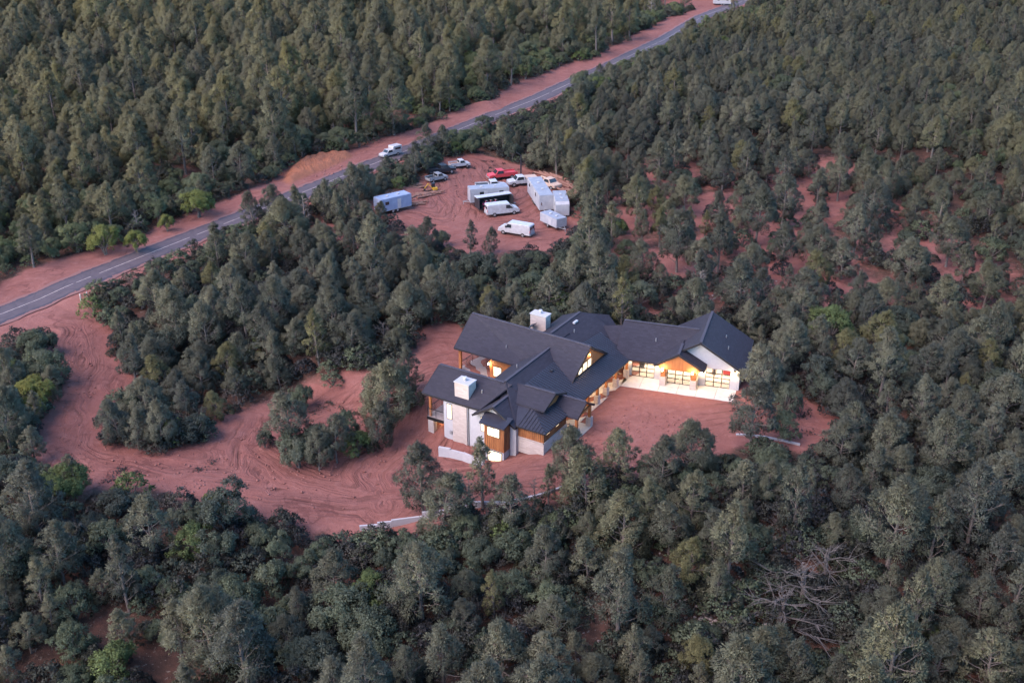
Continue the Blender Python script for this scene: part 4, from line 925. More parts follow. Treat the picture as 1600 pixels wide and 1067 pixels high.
def lobed(lobes, r, crown_c, ncl, per, cr_, ll, lw, spiky, flat=.85):
    """foliage on the outer, upper side of rounded lobes; shading normals follow the lobe"""
    V_, N_, T_ = [], [], []
    for c, R_ in lobes:
        m = max(5, int(ncl * (R_ / .8) ** 2)); d = r.normal(size=(m, 3)); o_ = c - crown_c; o_ /= np.linalg.norm(o_) + 1e-6
        d += o_ * .55 + np.array([0, 0, .45]); d /= np.linalg.norm(d, axis=1)[:, None]
        q = c + d * R_ * r.uniform(.55, 1.0, (m, 1)) * np.array([1, 1, flat]); n_ = m * per
        cc = np.repeat(q, per, 0); dd = np.repeat(d, per, 0); e = r.normal(size=(n_, 3)); e /= np.linalg.norm(e, axis=1)[:, None]
        p = cc + e * cr_ * r.random((n_, 1)) ** .5 * (R_ / .8) ** .5
        a = dd * (.8 if spiky else .2) + e * .75 + r.normal(size=(n_, 3)) * (.2 if spiky else .8); a /= np.linalg.norm(a, axis=1)[:, None]
        b = np.cross(a, r.normal(size=(n_, 3))); b /= np.linalg.norm(b, axis=1)[:, None]
        L = ll * r.uniform(.6, 1.3, (n_, 1)); w_ = lw * r.uniform(.7, 1.3, (n_, 1))
        V_.append(np.stack([p - b * w_, p + b * w_, p + a * L], 1))
        nn = dd * .62 + e * .40 + o_ * .30 + r.normal(size=(n_, 3)) * .15; nn[:, 2] += .34; N_.append(nn / np.linalg.norm(nn, axis=1)[:, None])
        T_.append(r.random() * .55 + np.repeat(r.random(m), per) * .25 + r.random(n_) * .2)
    return (np.concatenate(V_).reshape(-1, 3), np.concatenate(N_)), np.concatenate(T_)
def pine_arrays(seed, H=7.5, Rr=2.7, cb=.22, nb=26, shape=1.0, per=22, thin=0):
    r = np.random.default_rng(seed); t = MB(); lean = r.normal(size=2) * .35
    tp_ = lambda u: np.array([lean[0] * u * u + .12 * math.sin(5 * u + seed), lean[1] * u * u + .12 * math.cos(4 * u + seed), H * u])
    us = np.linspace(0, .95, 9); t.tube([tuple(tp_(u) - (np.array([0, 0, .4]) if u == 0 else 0)) for u in us], [.17 * (1 - u * .93) * (H / 7.5) + .012 for u in us], 7)
    lobes = []
    for i in range(nb):
        u = cb + (.93 - cb) * ((i + .5 * r.random()) / nb) ** .85; v = (u - cb) / (1 - cb)
        prof = (math.sin(min(1, v * 1.9 + .35) * math.pi / 2) * (1 - v ** (1.15 if seed % 3 else 1.7)) ** .78) * shape * (1.12 if seed % 3 else 1)
        R_ = (.90 - .34 * v) * r.uniform(.7, 1.2) * (Rr / 2.7)
        L = max(.05, Rr * prof * r.uniform(.7, 1.22) - R_ * .5); az_ = i * 2.39996 + r.normal() * .35
        if thin and r.random() < thin: L *= .45; R_ *= .8
        dv = np.array([math.cos(az_), math.sin(az_), 0.0]); b0 = tp_(max(.05, u - .10 - .05 * (1 - v))); c = tp_(u) + dv * L; lobes.append((c, R_))
        t.tube([tuple(b0), tuple((b0 + c) / 2 + np.array([0, 0, -.05 * L])), tuple(c)], [.055 * (1 - v * .6) + .01, .035, .012], 4)
        for k in range(4):
            e_ = r.normal(size=3); e_[2] = abs(e_[2]); e_ /= np.linalg.norm(e_); t.tube([tuple(b0 + (c - b0) * .75), tuple(c + e_ * R_ * .9)], [.02, .006], 3)
    lobes.append((tp_(.97), .42 * Rr / 2.7)); lobes.append((tp_(.89), .62 * Rr / 2.7)); lobes.append((tp_(.76), .85 * Rr / 2.7))
    v_, ti = lobed(lobes, r, tp_(cb + .35 * (1 - cb)), 21, per, .30, .21, .042, True); return v_, ti, t
def oak_arrays(seed, H=5.0, Rr=2.6, nl=9, per=30, nc=150, low=.12, leaf=.11):
    r = np.random.default_rng(seed); t = MB(); C = []; rd = []
    lobes = []
    for i in range(nl * 2):
        a = i * 2.4 + r.random(); rr = Rr * (.15 + .62 * r.random() ** .6) if i else 0; zz = H * r.uniform(.40, .80) if i else H * .74
        lobes.append((np.array([rr * math.cos(a), rr * math.sin(a), zz - .25 * rr]), Rr * r.uniform(.24, .40)))
    for ns in range(3):
        a = ns * 2.1 + seed; b = np.array([.15 * math.cos(a), .15 * math.sin(a), -.3]); lb = lobes[(ns * 3) % nl][0]
        t.tube([tuple(b), tuple(b * .3 + lb * .35 + np.array([0, 0, .3])), tuple(lb)], [.16, .10, .03], 6)
    for c, R_ in lobes:
        t.tube([(0, 0, H * .2), tuple(c * .5 + np.array([0, 0, H * .12])), tuple(c)], [.08, .05, .015], 4)
        pass
    v_, ti = lobed(lobes, r, np.array([0, 0, H * .3]), 20, 20, .25, leaf * 1.3, leaf * .6, False); return v_, ti, t
def shrub_arrays(seed, H=1.9, Rr=1.7, per=26, nc=60, leaf=.11):
    r = np.random.default_rng(seed); t = MB(); C = []; rd = []
    for i in range(nc):
        a = r.random() * 6.283; q_ = math.sqrt(r.random()); x = Rr * q_; z = H * (1 - q_ ** 2.2 * .75) * r.uniform(.72, 1.05)
        C.append((x * math.cos(a), x * math.sin(a) * .9, z)); rd.append(.36 * r.uniform(.6, 1.2))
        if i < 14: t.tube([(0, 0, -.1), (x * math.cos(a) * .5, x * math.sin(a) * .5, z * .5), C[-1]], [.05, .03, .01], 4)
    v_, ti = tufts(np.array(C), np.array(rd), per, leaf * 1.5, leaf * .7, r, .75, False); return v_, ti, t
def dead_arrays(seed, H=5.5, Rr=2.2, n=34, sub=5, lo=.2, thick=1.0):
    r = np.random.default_rng(seed); t = MB()
    t.tube([(0, 0, -.3), (.1, .05, H * .4), (.0, .2, H * .75), (.15, .1, H)], [.16 * thick, .11 * thick, .06, .015], 6)
    for i in range(n):
        u = lo + (1 - lo) * i / n; a = i * 2.4 + r.normal() * .4; L = Rr * (1.15 - u) * r.uniform(.6, 1.2)
        b0 = np.array([.05, .1 * u, H * u]); d = np.array([math.cos(a), math.sin(a), .35 + .3 * r.random()]); b1 = b0 + d * L; md = (b0 + b1) / 2 + r.normal(size=3) * .12 * L
        t.tube([tuple(b0), tuple(md), tuple(b1)], [.05 * thick, .03 * thick, .01], 4)
        for k in range(sub):
            f = r.uniform(.35, 1); s0 = b0 + (b1 - b0) * f; s1 = s0 + (d + r.normal(size=3) * .8) * L * .35
            t.tube([tuple(s0), tuple((s0 + s1) / 2 + r.normal(size=3) * .05), tuple(s1)], [.022 * thick, .015, .006], 3)
    return None, None, t
def crown_mesh(name, v, ti, m):
    return mesh_np(name, v[0], np.arange(len(v[0])).reshape(-1, 3), [m], fattr=dict(tint=ti, nrm=v[1]))
def trunk_mesh(name, t, m):
    me = bpy.data.meshes.new(name); me.from_pydata(t.v, [], t.f); me.materials.append(m); return me
def joined_mesh(name, v, ti, t, fm, tm):
    tri = []
    for f in t.f:
        for i in range(1, len(f) - 1): tri.append((f[0], f[i], f[i + 1]))
    nn = v[1] if v is not None else None; v = v[0] if v is not None else None
    tv = np.array(t.v); n = len(v) if v is not None else 0
    fa_ = np.array(tri) + n
    if n: V_ = np.vstack([v, tv]); F_ = np.vstack([np.arange(n).reshape(-1, 3), fa_]); tt = np.concatenate([ti, np.zeros(len(tri))]); mi = np.concatenate([np.zeros(n // 3), np.ones(len(tri))])
    else: V_, F_, tt, mi = tv, fa_, np.zeros(len(tri)), np.ones(len(tri))
    na_ = np.zeros((len(F_), 3)); na_[:, 2] = 1
    if n: na_[:n // 3] = nn
    return mesh_np(name, V_, F_, [fm, tm], mi, fattr=dict(tint=tt, nrm=na_))
PROTO = {'pine': [], 'oak': [], 'shrub': [], 'dead': []}
def mkproto(kind, arr, H, Rr, fm, tm):
    v, ti, t = arr; nm = {'pine': 'pine', 'oak': 'oak', 'shrub': 'shrub', 'dead': 'dead_tree'}[kind]
    PROTO[kind].append(dict(H=H, R=Rr, crown=crown_mesh(nm + '_crown', v, ti, fm) if v is not None else None, trunk=trunk_mesh(nm + '_trunk', t, tm), joined=joined_mesh(nm + '_joined', v, ti, t, fm, tm)))
pm, om, brm, bk_ = M['pine'], M['oak'], M['brush'], M['bark']
for i, (H, Rr, cb, nb, sh, th) in enumerate([(7.4, 2.8, .18, 34, 1, .05), (8.4, 2.6, .26, 34, 1, .12), (6.6, 2.7, .13, 31, 1.05, .05), (9.4, 2.6, .38, 30, 1, .15), (6.9, 3.2, .22, 38, 1.05, .1), (8.4, 2.0, .24, 31, .95, .15), (5.8, 2.2, .12, 27, 1.1, .05), (7.8, 2.9, .30, 30, 1.0, .25), (7.0, 2.5, .2, 22, 1.0, .3), (8.8, 3.0, .34, 36, 1.0, .1)]):
    mkproto('pine', pine_arrays(11 + i, H, Rr, cb, nb, sh, thin=th), H, Rr, pm, bk_)
for i, (H, Rr, nl) in enumerate([(5.0, 2.6, 9), (4.2, 2.8, 11), (5.8, 2.6, 10), (3.6, 2.2, 8), (5.2, 3.2, 13)]):
    mkproto('oak', oak_arrays(41 + i, H, Rr, nl, per=34, nc=170), H, Rr, om, bk_)
mkproto('oak', oak_arrays(49, 5.2, 2.7, 11), 5.2, 2.7, M['bright'], bk_)
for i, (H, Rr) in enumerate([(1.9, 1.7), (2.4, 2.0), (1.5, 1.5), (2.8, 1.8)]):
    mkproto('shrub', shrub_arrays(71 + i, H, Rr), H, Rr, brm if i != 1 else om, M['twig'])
mkproto('dead', dead_arrays(91, 6.0, 2.0, 20, 5), 6, 2.4, pm, M['dead']); mkproto('dead', dead_arrays(92, 4.6, 2.6, 14, 9, .3, 1.3), 4.6, 2.6, pm, M['twig'])
mkproto('dead', dead_arrays(93, 3.0, 2.4, 12, 11, .1, 1.2), 3, 2.4, pm, M['twig'])

def fields(x, y, h):
    """is a plant of height h at x,y kept off (and not hiding) the open ground and the house"""
    bad = clear_field(x, y) > (.3 if False else -.4)
    for fh in (.55, .95):
        k = CAM_H / (CAM_H - h * fh); X, Y = x * k, y * k
        bad |= (vis_field(X, Y) > (1.0 if fh < .9 else .5)) & ~((foot(X, Y) > -1) )
    front = np.zeros(x.shape, bool)
    for k in (1.0, 1.04, 1.08, 1.13, 1.18, 1.24): front |= foot(x * k, y * k) > -.5
    for fh in (.55, 1.0):
        k = CAM_H / (CAM_H - h * fh); bad |= front & (sdf(x * k, y * k, HOUSE_SIL) > -.8)
    bad |= foot(x, y) > -1.6
    return ~bad
taken = []
CELL = 3.0; grid = {}
def can(x, y, r):
    cx, cy = int(x // CELL), int(y // CELL); n = int(math.ceil((r + 3.4) / CELL))
    for i in range(cx - n, cx + n + 1):
        for j in range(cy - n, cy + n + 1):
            for (a, b, rr) in grid.get((i, j), ()):
                if (a - x) ** 2 + (b - y) ** 2 < (r + rr) ** 2: return False
    return True
def put(x, y, r): grid.setdefault((int(x // CELL), int(y // CELL)), []).append((x, y, r))
def hz_full(x, y): return float(h_base(np.array([x]), np.array([y]))[0])
LMK = [('the garage end', 1180, 600), ('the curved white wall', 1210, 690), ('the big dead tree', 1245, 935), ('the left end of the retaining wall', 575, 830), ('the middle of the retaining wall', 760, 792),
       ('the courtyard edge', 1040, 740), ('the small black box', 84, 750), ('the utility box', 88, 583), ('the driveway mouth', 130, 470), ('the blue trailer', 615, 335), ('the red mound', 508, 372), ('the dirt yard', 780, 390),
       ('the lower left picture corner', 0, 1067), ('the lower right picture corner', 1600, 1067), ('the middle of the bottom edge', 800, 1067), ('the rubble patch', 1125, 1000), ('the stony red slope', 1180, 470), ('the rear chimney', 845, 500),
       ('the lone pine left of the house', 606, 668), ('the driveway tree island', 240, 700), ('the left picture edge', 0, 800), ('the right picture edge', 1600, 700), ('the spoil heap', 500, 262), ('the long white trailer', 860, 330),
       ('the red soil patch', 548, 920), ('the right picture edge', 1600, 450), ('the soil island', 480, 730), ('the upper left roof', 720, 500)]
LMP = [(n, at(a, b)[:2]) for n, a, b in LMK]
def where(x, y):
    n, p = min(LMP, key=lambda q: (q[1][0] - x) ** 2 + (q[1][1] - y) ** 2); dx, dy = x - p[0], y - p[1]; d = math.hypot(dx, dy)
    side = ('right of' if dx > 0 else 'left of') if abs(dx) > abs(dy) else ('behind' if dy > 0 else 'in front of')
    return ('close ' if d < 6 else '' if d < 13 else 'well ' if side[0] in 'rl' else 'far ') + side + ' ' + n
SHAPE = {'pine': ['round-crowned pine', 'tall narrow pine', 'bushy low-branched pine', 'tall bare-trunked pine', 'broad spreading pine', 'slender pine', 'small dense pine', 'open-crowned pine', 'thin ragged pine', 'large layered pine'],
         'oak': ['round dark oak', 'wide low oak', 'tall round oak', 'small dark oak', 'broad many-lobed oak', 'bright green oak'], 'shrub': ['dark scrub bush', 'broad leafy scrub bush', 'small scrub bush', 'upright scrub bush'],
         'dead': ['bare grey tree', 'bare forked tree', 'grey branch tangle']}
USED = set()
def two(x, y):
    q = sorted(LMP, key=lambda q: (q[1][0] - x) ** 2 + (q[1][1] - y) ** 2); return 'between %s and %s' % (q[0][0], q[1][0])
def auto_label(kind, pi, sc, x, y):
    a = auto_label0(kind, pi, sc, x, y)
    if a in USED:
        b = a.split(SHAPE[kind][pi])[0] + SHAPE[kind][pi] + ' ' + two(x, y); a = b if len(b.split()) <= 16 else a
    USED.add(a); return a
def auto_label0(kind, pi, sc, x, y):
    return ('small ' if sc < .82 else 'large ' if sc > 1.05 else '') .replace('small ', '' if 'small' in SHAPE[kind][pi] else 'small ') + SHAPE[kind][pi] + ' ' + where(x, y)
def region(x, y):
    d, off, _ = seg_dist(np.array([x]), np.array([y]), RD)
    if off[0] < 0: return 'in the forest beyond the road'
    if y > 205: return 'in the forest behind the dirt yard'
    if y > 128: return 'among the trees between the road and the house' if x < 5 else 'on the wooded slope behind the house'
    if x > 26: return 'on the wooded ground right of the house'
    if x < -30 and y > 92: return 'beside the driveway at the left'
    return 'on the near slope below the house'
NM = {'pine': ('pine_tree', 'grey-green pine tree with a rounded crown', 'pine tree', 'pines '), 'oak': ('oak_tree', 'low dark evergreen oak with a dense round crown', 'oak tree', 'oaks '),
      'shrub': ('scrub_bush', 'low dark scrub bush', 'bush', 'bushes '), 'dead': ('dead_tree', 'bare grey dead tree with twisted branches', 'dead tree', 'dead trees ')}
def plant(kind, pi, x, y, sc, rz, label=None, z=None, sz=None):
    p = PROTO[kind][pi]; nm, lb, cat, gr = NM[kind]; z = hz_full(x, y) if z is None else z
    e = empty(nm, (x, y, z - .05), rz, label or auto_label(kind, pi, sc, x, y), cat, None if label else gr + region(x, y)); e.scale = (sc, sc, (sz or sc))
    a = bpy.data.objects.new('trunk', p['trunk']); link(a, e)
    if p['crown']: b = bpy.data.objects.new('crown', p['crown']); link(b, e)
    put(x, y, p['R'] * sc * .7); return e
def hero(kind, pi, px, py, hm, label, wsc=1.0):
    q = at(px, py); p = PROTO[kind][pi]; sc = hm / p['H']; return plant(kind, pi, q[0], q[1], sc * wsc, random.random() * 6.28, label, sz=sc)
hero('pine', 5, 754, 792, 8.0, 'slender dark pine with straight trunk in front of the lower left house corner', .9)
hero('pine', 0, 662, 800, 8.0, 'tall dark pine at the left of the white retaining wall', .85)
hero('pine', 2, 692, 835, 7.4, 'bushy pine standing over the left part of the white retaining wall', 1)
hero('pine', 0, 893, 762, 7.2, 'dark round-topped pine in front of the stone and cedar corner', .9)
hero('pine', 5, 857, 792, 5.0, 'thin small pine between the slender pine and the stone corner', .75)
hero('pine', 6, 800, 838, 6.6, 'dense dark pine right below the middle of the retaining wall', .9)
hero('pine', 1, 966, 765, 7.2, 'dark forked pine at the lower left edge of the courtyard', .95)
hero('pine', 2, 918, 800, 7.0, 'bushy pine between the two dark pines below the courtyard', 1)
hero('pine', 4, 1080, 745, 6.6, 'broad pine at the lower right edge of the courtyard', .9)
hero('pine', 0, 1030, 775, 6.8, 'grey-green pine just below the courtyard', .9)
hero('pine', 7, 1172, 702, 8.2, 'tall open pine with bare trunk right of the garage', .95)
hero('oak', 3, 1222, 686, 3.8, 'low grey oak behind the curved white wall', .9)
hero('oak', 0, 1225, 650, 4.6, 'round oak at the right end of the courtyard', .8)
hero('pine', 4, 606, 668, 8.6, 'large dark pine standing alone on red soil left of the house', .85)
hero('pine', 7, 527, 722, 6.0, 'grey open pine with visible trunk on the soil island left of the house', .9)
hero('oak', 1, 468, 730, 3.8, 'dark low oak at the left end of the soil island', .8)
hero('oak', 3, 560, 712, 3.4, 'small dark oak beside the large pine on the soil island', .9)
hero('pine', 0, 500, 735, 5.2, 'dark low pine in the middle front of the soil island', .9)
hero('pine', 2, 590, 700, 6.0, 'grey-green pine touching the large lone pine on its left', .8)
hero('oak', 0, 540, 690, 4.2, 'dark oak hidden behind the open pine on the soil island', .9)
hero('oak', 1, 500, 706, 4.0, 'wide dark oak in the middle of the soil island', .8)
hero('oak', 3, 455, 712, 3.2, 'small dark oak behind the low oak of the soil island', 1)
hero('pine', 6, 625, 640, 5.5, 'dense pine just behind the large lone pine', .9)
hero('oak', 0, 415, 700, 2.6, 'very small dark oak at the far left of the soil island', .7)
hero('pine', 8, 640, 612, 6.2, 'thin pine behind the large lone pine, toward the upper deck', .9)
hero('shrub', 3, 575, 705, 2.2, 'upright bush between the small oak and the large lone pine', .9)
hero('shrub', 1, 520, 600, 1.8, 'broad bush on the red bank above the soil island', 1)
hero('oak', 1, 470, 640, 3.4, 'wide low oak on the red bank north of the soil island', .8)
hero('shrub', 0, 422, 694, 1.3, 'small dark bush left of the soil island', .7)
hero('pine', 2, 188, 692, 5.8, 'grey pine at the left tip of the tree island by the driveway', .95)
hero('pine', 6, 218, 700, 5.0, 'grey pine second from the left tip of the driveway island', .9)
hero('pine', 0, 255, 702, 6.0, 'grey pine with visible trunk at the lower edge of the driveway island', .85)
hero('oak', 3, 302, 690, 3.4, 'round low oak at the right tip of the driveway island', 1.1)
hero('pine', 7, 454, 700, 7.2, 'broad olive pine at the edge of the forest above the soil island', 1)
hero('oak', 5, 55, 645, 5.0, 'bright green oak beside the utility box', 1.1)
hero('oak', 1, 60, 555, 4.0, 'dark oak at the inside corner of the road and driveway', 1)
hero('oak', 4, 110, 780, 4.6, 'dark oak at the lower left edge of the driveway', .9)
hero('pine', 6, 120, 775, 4.8, 'grey tree over the small black box by the driveway', .8)
hero('pine', 5, 736, 398, 5.6, 'dark pine with open crown in front of the dirt yard', 1)
hero('pine', 6, 767, 396, 4.4, 'small slim pine right of the dark pine in front of the yard', .75)
hero('pine', 0, 668, 398, 6, 'olive pine at the lower left edge of the dirt yard', .9)
hero('oak', 5, 311, 340, 5.4, 'bright yellow-green oak standing right at the far verge of the road', 1.15)
hero('oak', 5, 166, 398, 5.6, 'bright green tall oak by the far verge, left of the yellow-green one', .85)
hero('oak', 5, 215, 395, 4.2, 'small bright green oak between the two tall bright ones', .9)
hero('oak', 5, 262, 362, 3.4, 'light green sapling close to the far verge of the road', .8)
hero('pine', 3, 465, 352, 7, 'dark pine between the road and the mound', .85)
hero('pine', 3, 530, 368, 7.6, 'tall pine with bare red trunk beside the red mound', .8)
hero('pine', 1, 545, 352, 7.2, 'dense pine between the tall pine and the blue trailer', .9)
hero('oak', 0, 662, 262, 4.8, 'rounded pale oak between the road and the black pickup', 1.1)
hero('oak', 5, 340, 810, 3.4, 'small bright green oak at the lower edge of the driveway', .8)
hero('oak', 4, 690, 385, 3.0, 'low bright oak on the near edge of the yard', .8)
hero('dead', 0, 478, 360, 6, 'bare white-trunked dead tree beside the road near the spoil heap', .9)
hero('dead', 0, 1090, 497, 7, 'bare pale tree standing directly behind the garage ridge', .8)
hero('dead', 1, 1250, 950, 4.4, 'big spreading dead tree with grey branches at the lower right', 1.7)
hero('dead', 2, 1215, 975, 3.4, 'fallen tangle of grey branches left of the big dead tree', 1.7)
hero('dead', 2, 1290, 905, 3.4, 'grey branch tangle right behind the big dead tree', 1.4)
hero('dead', 0, 1168, 700, 5.5, 'bare thin tree beside the tall open pine right of the garage', .7) if False else None
hero('dead', 1, 650, 480, 4.2, 'bare pale bush behind the left end of the upper roof', 1)
hero('dead', 1, 12, 855, 3.6, 'bare white twig tree at the left picture edge', .8)
hero('dead', 1, 735, 803, 4.0, 'bare reddish bush between the pines by the retaining wall', .9)
hero('dead', 1, 835, 790, 3.2, 'thin bare sapling by the retaining wall', .7)

# scattered forest, nearest first
N_TRY = 60000
yy = np.sqrt(rng.uniform(52 ** 2, 470 ** 2, N_TRY)); xx = rng.uniform(-1, 1, N_TRY) * (yy * .52 + 14)
kr = rng.random(N_TRY); pr = rng.random(N_TRY)
clump = .5 + .5 * np.sin(xx * .06 + 1.2 * np.sin(yy * .05)) * np.cos(yy * .045 + .8 * np.sin(xx * .04))
dR, oR, _ = seg_dist(xx, yy, RD)
beyond = oR < 0
leftlow = (xx < -8) & (yy < 104)
poak = np.where(beyond & (dR < 30), .42, np.where(leftlow, .55, .16)) + .12 * (clump > .75)
ptf = patch_field(xx, yy)
thinf = np.where((xx > 14) & (yy > 138) & (yy < 205) & (xx < 78), .27, 1.0) * np.where(np.sin(xx * .083 + 2.2 * np.sin(yy * .047)) * np.cos(yy * .071 + 1.7 * np.sin(xx * .05)) > .62, .25, 1.0)
sp_r = rng.random(N_TRY)
TREES = []
zone = ss(12, 24, xx) * ss(84, 70, xx) * ss(136, 148, yy) * ss(222, 205, yy) * (.55 + .45 * np.sin(xx * .17 + yy * .05) * np.cos(yy * .12)) + .35 * (np.sin(xx * .061 + 2.2 * np.sin(yy * .037)) * np.cos(yy * .053 + 1.7 * np.sin(xx * .04)) > .6) * (yy > 112)
big = fields(xx, yy, np.full(N_TRY, 7.0)); small = fields(xx, yy, np.full(N_TRY, 3.6))
order = np.arange(N_TRY)
for i in order:
    x, y = float(xx[i]), float(yy[i])
    if (ptf[i] > -.8 and (pr[i] * 113.3) % 1 > .25) or (sp_r[i] > thinf[i] and not (pr[i] * 57.3) % 1 < .18): continue
    is_oak = kr[i] < poak[i]
    kind = 'oak' if is_oak else ('dead' if kr[i] > .991 else 'pine')
    n = len(PROTO[kind]) - (kind == 'oak')
    if kind == 'pine':
        pi = int(pr[i] * n) % n
        if beyond[i] and pr[i] * 7.9 % 1 < .5: pi = 3 if pr[i] < .5 else 1
    else: pi = int(pr[i] * n) % n
    if kind == 'dead' and pi == 2: pi = 1
    sc = .56 + .64 * ((pr[i] * 37.7) % 1) ** 1.15
    if kind == 'pine': sc *= .95 + (.42 if beyond[i] and y > 190 else 0) - (.08 if y > 240 and not beyond[i] else 0)
    ok = big[i] if kind == 'pine' else small[i]
    if not ok:
        if small[i] and kind == 'pine': kind, pi, sc = 'oak', int(pr[i] * 5) % 5, .62
        else: continue
    p = PROTO[kind][pi]; r_ = p['R'] * sc * (.58 + .24 * ((pr[i] * 71.3) % 1)) * (1.0 + .75 * zone[i])
    if not can(x, y, r_): continue
    put(x, y, r_); TREES.append((kind, pi, x, y, sc))
# understory
N2 = 42000
y2 = np.sqrt(rng.uniform(52 ** 2, 430 ** 2, N2)); x2 = rng.uniform(-1, 1, N2) * (y2 * .5 + 10)
ok2 = fields(x2, y2, np.full(N2, 1.6)); pt2 = patch_field(x2, y2); cl2 = np.sin(x2 * .15 + np.sin(y2 * .11)) * np.cos(y2 * .13)
keep = ok2 & (pt2 < -.2) & (rng.random(N2) < np.where((x2 > 15) & (y2 > 135) & (y2 < 215), .20, .62 + .2 * cl2) * np.where(y2 > 150, .55, 1.0))
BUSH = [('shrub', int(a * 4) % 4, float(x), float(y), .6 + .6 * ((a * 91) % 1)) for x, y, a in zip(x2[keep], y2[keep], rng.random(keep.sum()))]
def in_view(x, y, z, m=60):
    yv = (y * CP - (z - CAM_H) * SP); 
    if yv < 5: return False
    px = PX0 + FPX * x / yv; py = PY0 - FPX * (y * SP + (z - CAM_H) * CP) / yv
    return -m < px < 1600 + m and -m < py < 1067 + m
counts = {k: sum(1 for o_ in bpy.data.objects if o_.name.split('.')[0] == NM[k][0]) for k in NM}
mass = {'pine': [], 'oak': [], 'shrub': [], 'dead': []}
for T in sorted(TREES + BUSH, key=lambda T: T[2] ** 2 + T[3] ** 2):
    kind, pi, x, y, sc = T
    lim = {'pine': 300, 'oak': 300, 'shrub': 300, 'dead': 90}[kind]
    if counts[kind] < lim and in_view(x, y, 3, 20):
        counts[kind] += 1; plant(kind, pi, x, y, sc, random.random() * 6.28, sz=sc * random.uniform(.9, 1.15))
    else: mass[kind].append(T)
def gn_mass(name, kind, items, label, cat):
    n = len(items); r = np.random.default_rng(5)
    X = np.array([t[2] for t in items]); Y = np.array([t[3] for t in items]); Z = h_base(X, Y) - .05
    me = bpy.data.meshes.new(name); me.vertices.add(n); me.vertices.foreach_set('co', np.stack([X, Y, Z], 1).astype(np.float32).ravel())
    me.attributes.new('pick', 'INT', 'POINT').data.foreach_set('value', np.array([t[1] for t in items], np.int32))
    sc = np.array([t[4] for t in items]); s3 = np.stack([sc, sc, sc * r.uniform(.9, 1.15, n)], 1).astype(np.float32)
    me.attributes.new('scl', 'FLOAT_VECTOR', 'POINT').data.foreach_set('vector', s3.ravel())
    rt = np.zeros((n, 3), np.float32); rt[:, 2] = r.random(n) * 6.283; me.attributes.new('rot', 'FLOAT_VECTOR', 'POINT').data.foreach_set('vector', rt.ravel())
    col_ = bpy.data.collections.new(name + '_kinds')
    for i, p in enumerate(PROTO[kind]): col_.objects.link(bpy.data.objects.new('%s_kind_%02d' % (name, i), p['joined']))
    ng = bpy.data.node_groups.new(name, 'GeometryNodeTree'); ng.interface.new_socket('Geometry', in_out='INPUT', socket_type='NodeSocketGeometry'); ng.interface.new_socket('Geometry', in_out='OUTPUT', socket_type='NodeSocketGeometry')
    N = ng.nodes; gi, go = N.new('NodeGroupInput'), N.new('NodeGroupOutput'); mp = N.new('GeometryNodeMeshToPoints'); iop = N.new('GeometryNodeInstanceOnPoints'); ci = N.new('GeometryNodeCollectionInfo')
    ci.inputs['Collection'].default_value = col_; ci.inputs['Separate Children'].default_value = True; ci.inputs['Reset Children'].default_value = True
    def na(nm, ty):
        a = N.new('GeometryNodeInputNamedAttribute'); a.data_type = ty; a.inputs[0].default_value = nm; return [o_ for o_ in a.outputs if o_.enabled][0]
    L = ng.links.new; L(gi.outputs[0], iop.inputs['Points']); L(ci.outputs[0], iop.inputs['Instance'])
    iop.inputs['Pick Instance'].default_value = True; L(na('pick', 'INT'), iop.inputs['Instance Index']); L(na('rot', 'FLOAT_VECTOR'), iop.inputs['Rotation']); L(na('scl', 'FLOAT_VECTOR'), iop.inputs['Scale'])
    L(iop.outputs[0], go.inputs[0])
    o_ = bpy.data.objects.new(name, me); link(o_); md = o_.modifiers.new('scatter', 'NODES'); md.node_group = ng
    return tag(o_, label, cat, kind='stuff')
if mass['pine']: gn_mass('distant_pine_tree', 'pine', mass['pine'], 'grey-green pine forest filling the distance beyond the nearer single pines', 'forest')
if mass['oak']: gn_mass('distant_oak_tree', 'oak', mass['oak'], 'low evergreen oaks scattered through the distant forest', 'forest')
if mass['shrub']: gn_mass('distant_scrub_bush', 'shrub', mass['shrub'], 'dark scrub undergrowth covering the forest floor', 'undergrowth')
if mass['dead']: gn_mass('distant_dead_tree', 'dead', mass['dead'], 'bare grey trees scattered through the distant forest', 'forest')
print('COUNTS', counts, {k: len(v) for k, v in mass.items()})

# ------------------------------------------------------------------ stones
def rock_mesh(seed):
    r = np.random.default_rng(seed); bm = bmesh.new(); bmesh.ops.create_icosphere(bm, subdivisions=1, radius=1)
    for v in bm.verts: v.co *= float(r.uniform(.7, 1.2)); v.co.z *= .6
    me = bpy.data.meshes.new('rock'); bm.to_mesh(me); bm.free(); me.materials.append(M['rock']); return me
RK = [rock_mesh(i) for i in range(5)]
def rocks(n, cx, cy, sx, sy, smin, smax, name, label, rm='rock'):
    v = []; f = []; r = np.random.default_rng(int(cx + cy))
    for i in range(n):
        p = at(cx + r.normal() * sx, cy + r.normal() * sy); me = RK[i % 5]; s_ = r.uniform(smin, smax); a = r.random() * 6.28; c, s2 = math.cos(a), math.sin(a); k = len(v)
        for w_ in me.vertices: v.append((p[0] + s_ * (w_.co.x * c - w_.co.y * s2), p[1] + s_ * (w_.co.x * s2 + w_.co.y * c), p[2] + s_ * (w_.co.z + .2)))
        f += [tuple(k + j for j in q_.vertices) for q_ in me.polygons]
    o_ = bpy.data.objects.new(name, mesh_np(name, v, f, [M[rm]])); link(o_); return tag(o_, label, 'rocks', kind='stuff')
rocks(420, 1125, 1000, 26, 60, .1, .34, 'rubble', 'grey rubble between the trees at the lower right')
rocks(160, 1240, 830, 22, 30, .08, .25, 'rubble', 'loose stones on the soil patch right of centre below the house')
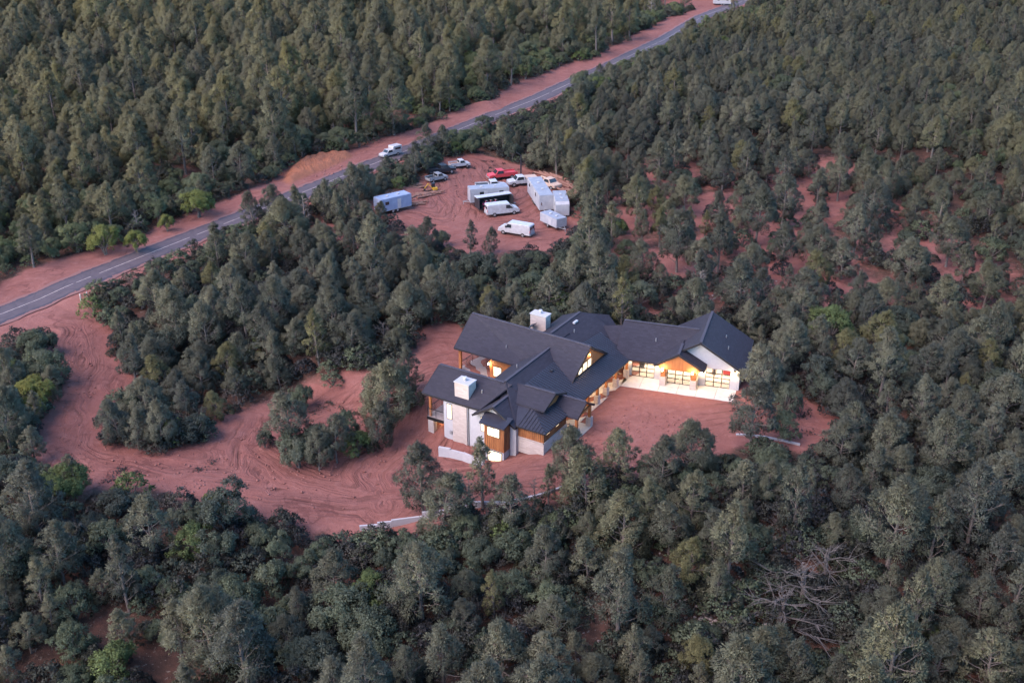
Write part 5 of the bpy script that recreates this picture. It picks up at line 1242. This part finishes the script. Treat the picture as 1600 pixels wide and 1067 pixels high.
rocks(150, 1180, 470, 25, 18, .08, .22, 'rubble', 'loose stones on the red slope behind the garage')
rocks(130, 430, 355, 14, 8, .12, .35, 'rubble', 'pale stones and debris beside the road left of the mound')
rocks(200, 1000, 960, 120, 60, .08, .25, 'rubble', 'scattered stones under the foreground trees')
rocks(120, 560, 418, 20, 10, .1, .3, 'rubble', 'pale stones in the forest below the mound')

rocks(260, 300, 745, 130, 26, .05, .17, 'loose_stone', 'small clods and stones along the lower driveway', 'clod')
rocks(160, 120, 600, 26, 60, .05, .16, 'loose_stone', 'small stones along the left driveway', 'clod')
rocks(180, 560, 690, 90, 40, .05, .16, 'loose_stone', 'small stones on the red soil left of the house', 'clod')
rocks(140, 720, 320, 50, 26, .06, .2, 'loose_stone', 'stones and scrap in the dirt yard', 'clod')
rocks(120, 1000, 670, 70, 18, .04, .12, 'loose_stone', 'small stones in the courtyard', 'clod')
rocks(90, 490, 262, 30, 8, .1, .3, 'loose_stone', 'clods on the orange spoil heap', 'clod')
def weeds(n, cx, cy, sx, sy, name, label):
    r = np.random.default_rng(int(cx * 3 + cy)); V_ = []; T_ = []
    for i in range(n):
        p = at(cx + r.normal() * sx, cy + r.normal() * sy); k = 40; a = r.normal(size=(k, 3)); a[:, 2] = np.abs(a[:, 2]) + .5; a /= np.linalg.norm(a, axis=1)[:, None]
        sz = r.uniform(.15, .5); q = np.array(p) + r.normal(size=(k, 3)) * np.array([sz, sz, .03]); w_ = np.cross(a, r.normal(size=(k, 3))) * .05
        V_.append(np.stack([q - w_, q + w_, q + a * sz * .8], 1)); T_.append(r.random(k))
    V_ = np.concatenate(V_).reshape(-1, 3); nn = np.zeros((len(V_) // 3, 3)); nn[:, 2] = 1
    o_ = bpy.data.objects.new(name, mesh_np(name, V_, np.arange(len(V_)).reshape(-1, 3), [M['brush']], fattr=dict(tint=np.concatenate(T_), nrm=nn))); link(o_); return tag(o_, label, 'weeds', kind='stuff')
weeds(26, 480, 650, 60, 22, 'weed_clump', 'low weeds dotted over the red soil left of the house')
weeds(7, 200, 735, 90, 10, 'weed_clump', 'low weeds along the lower edge of the driveway')
weeds(24, 790, 262, 40, 8, 'weed_clump', 'low weeds along the back rim of the dirt yard')
weeds(24, 1220, 660, 40, 16, 'weed_clump', 'low weeds on the soil right of the courtyard')
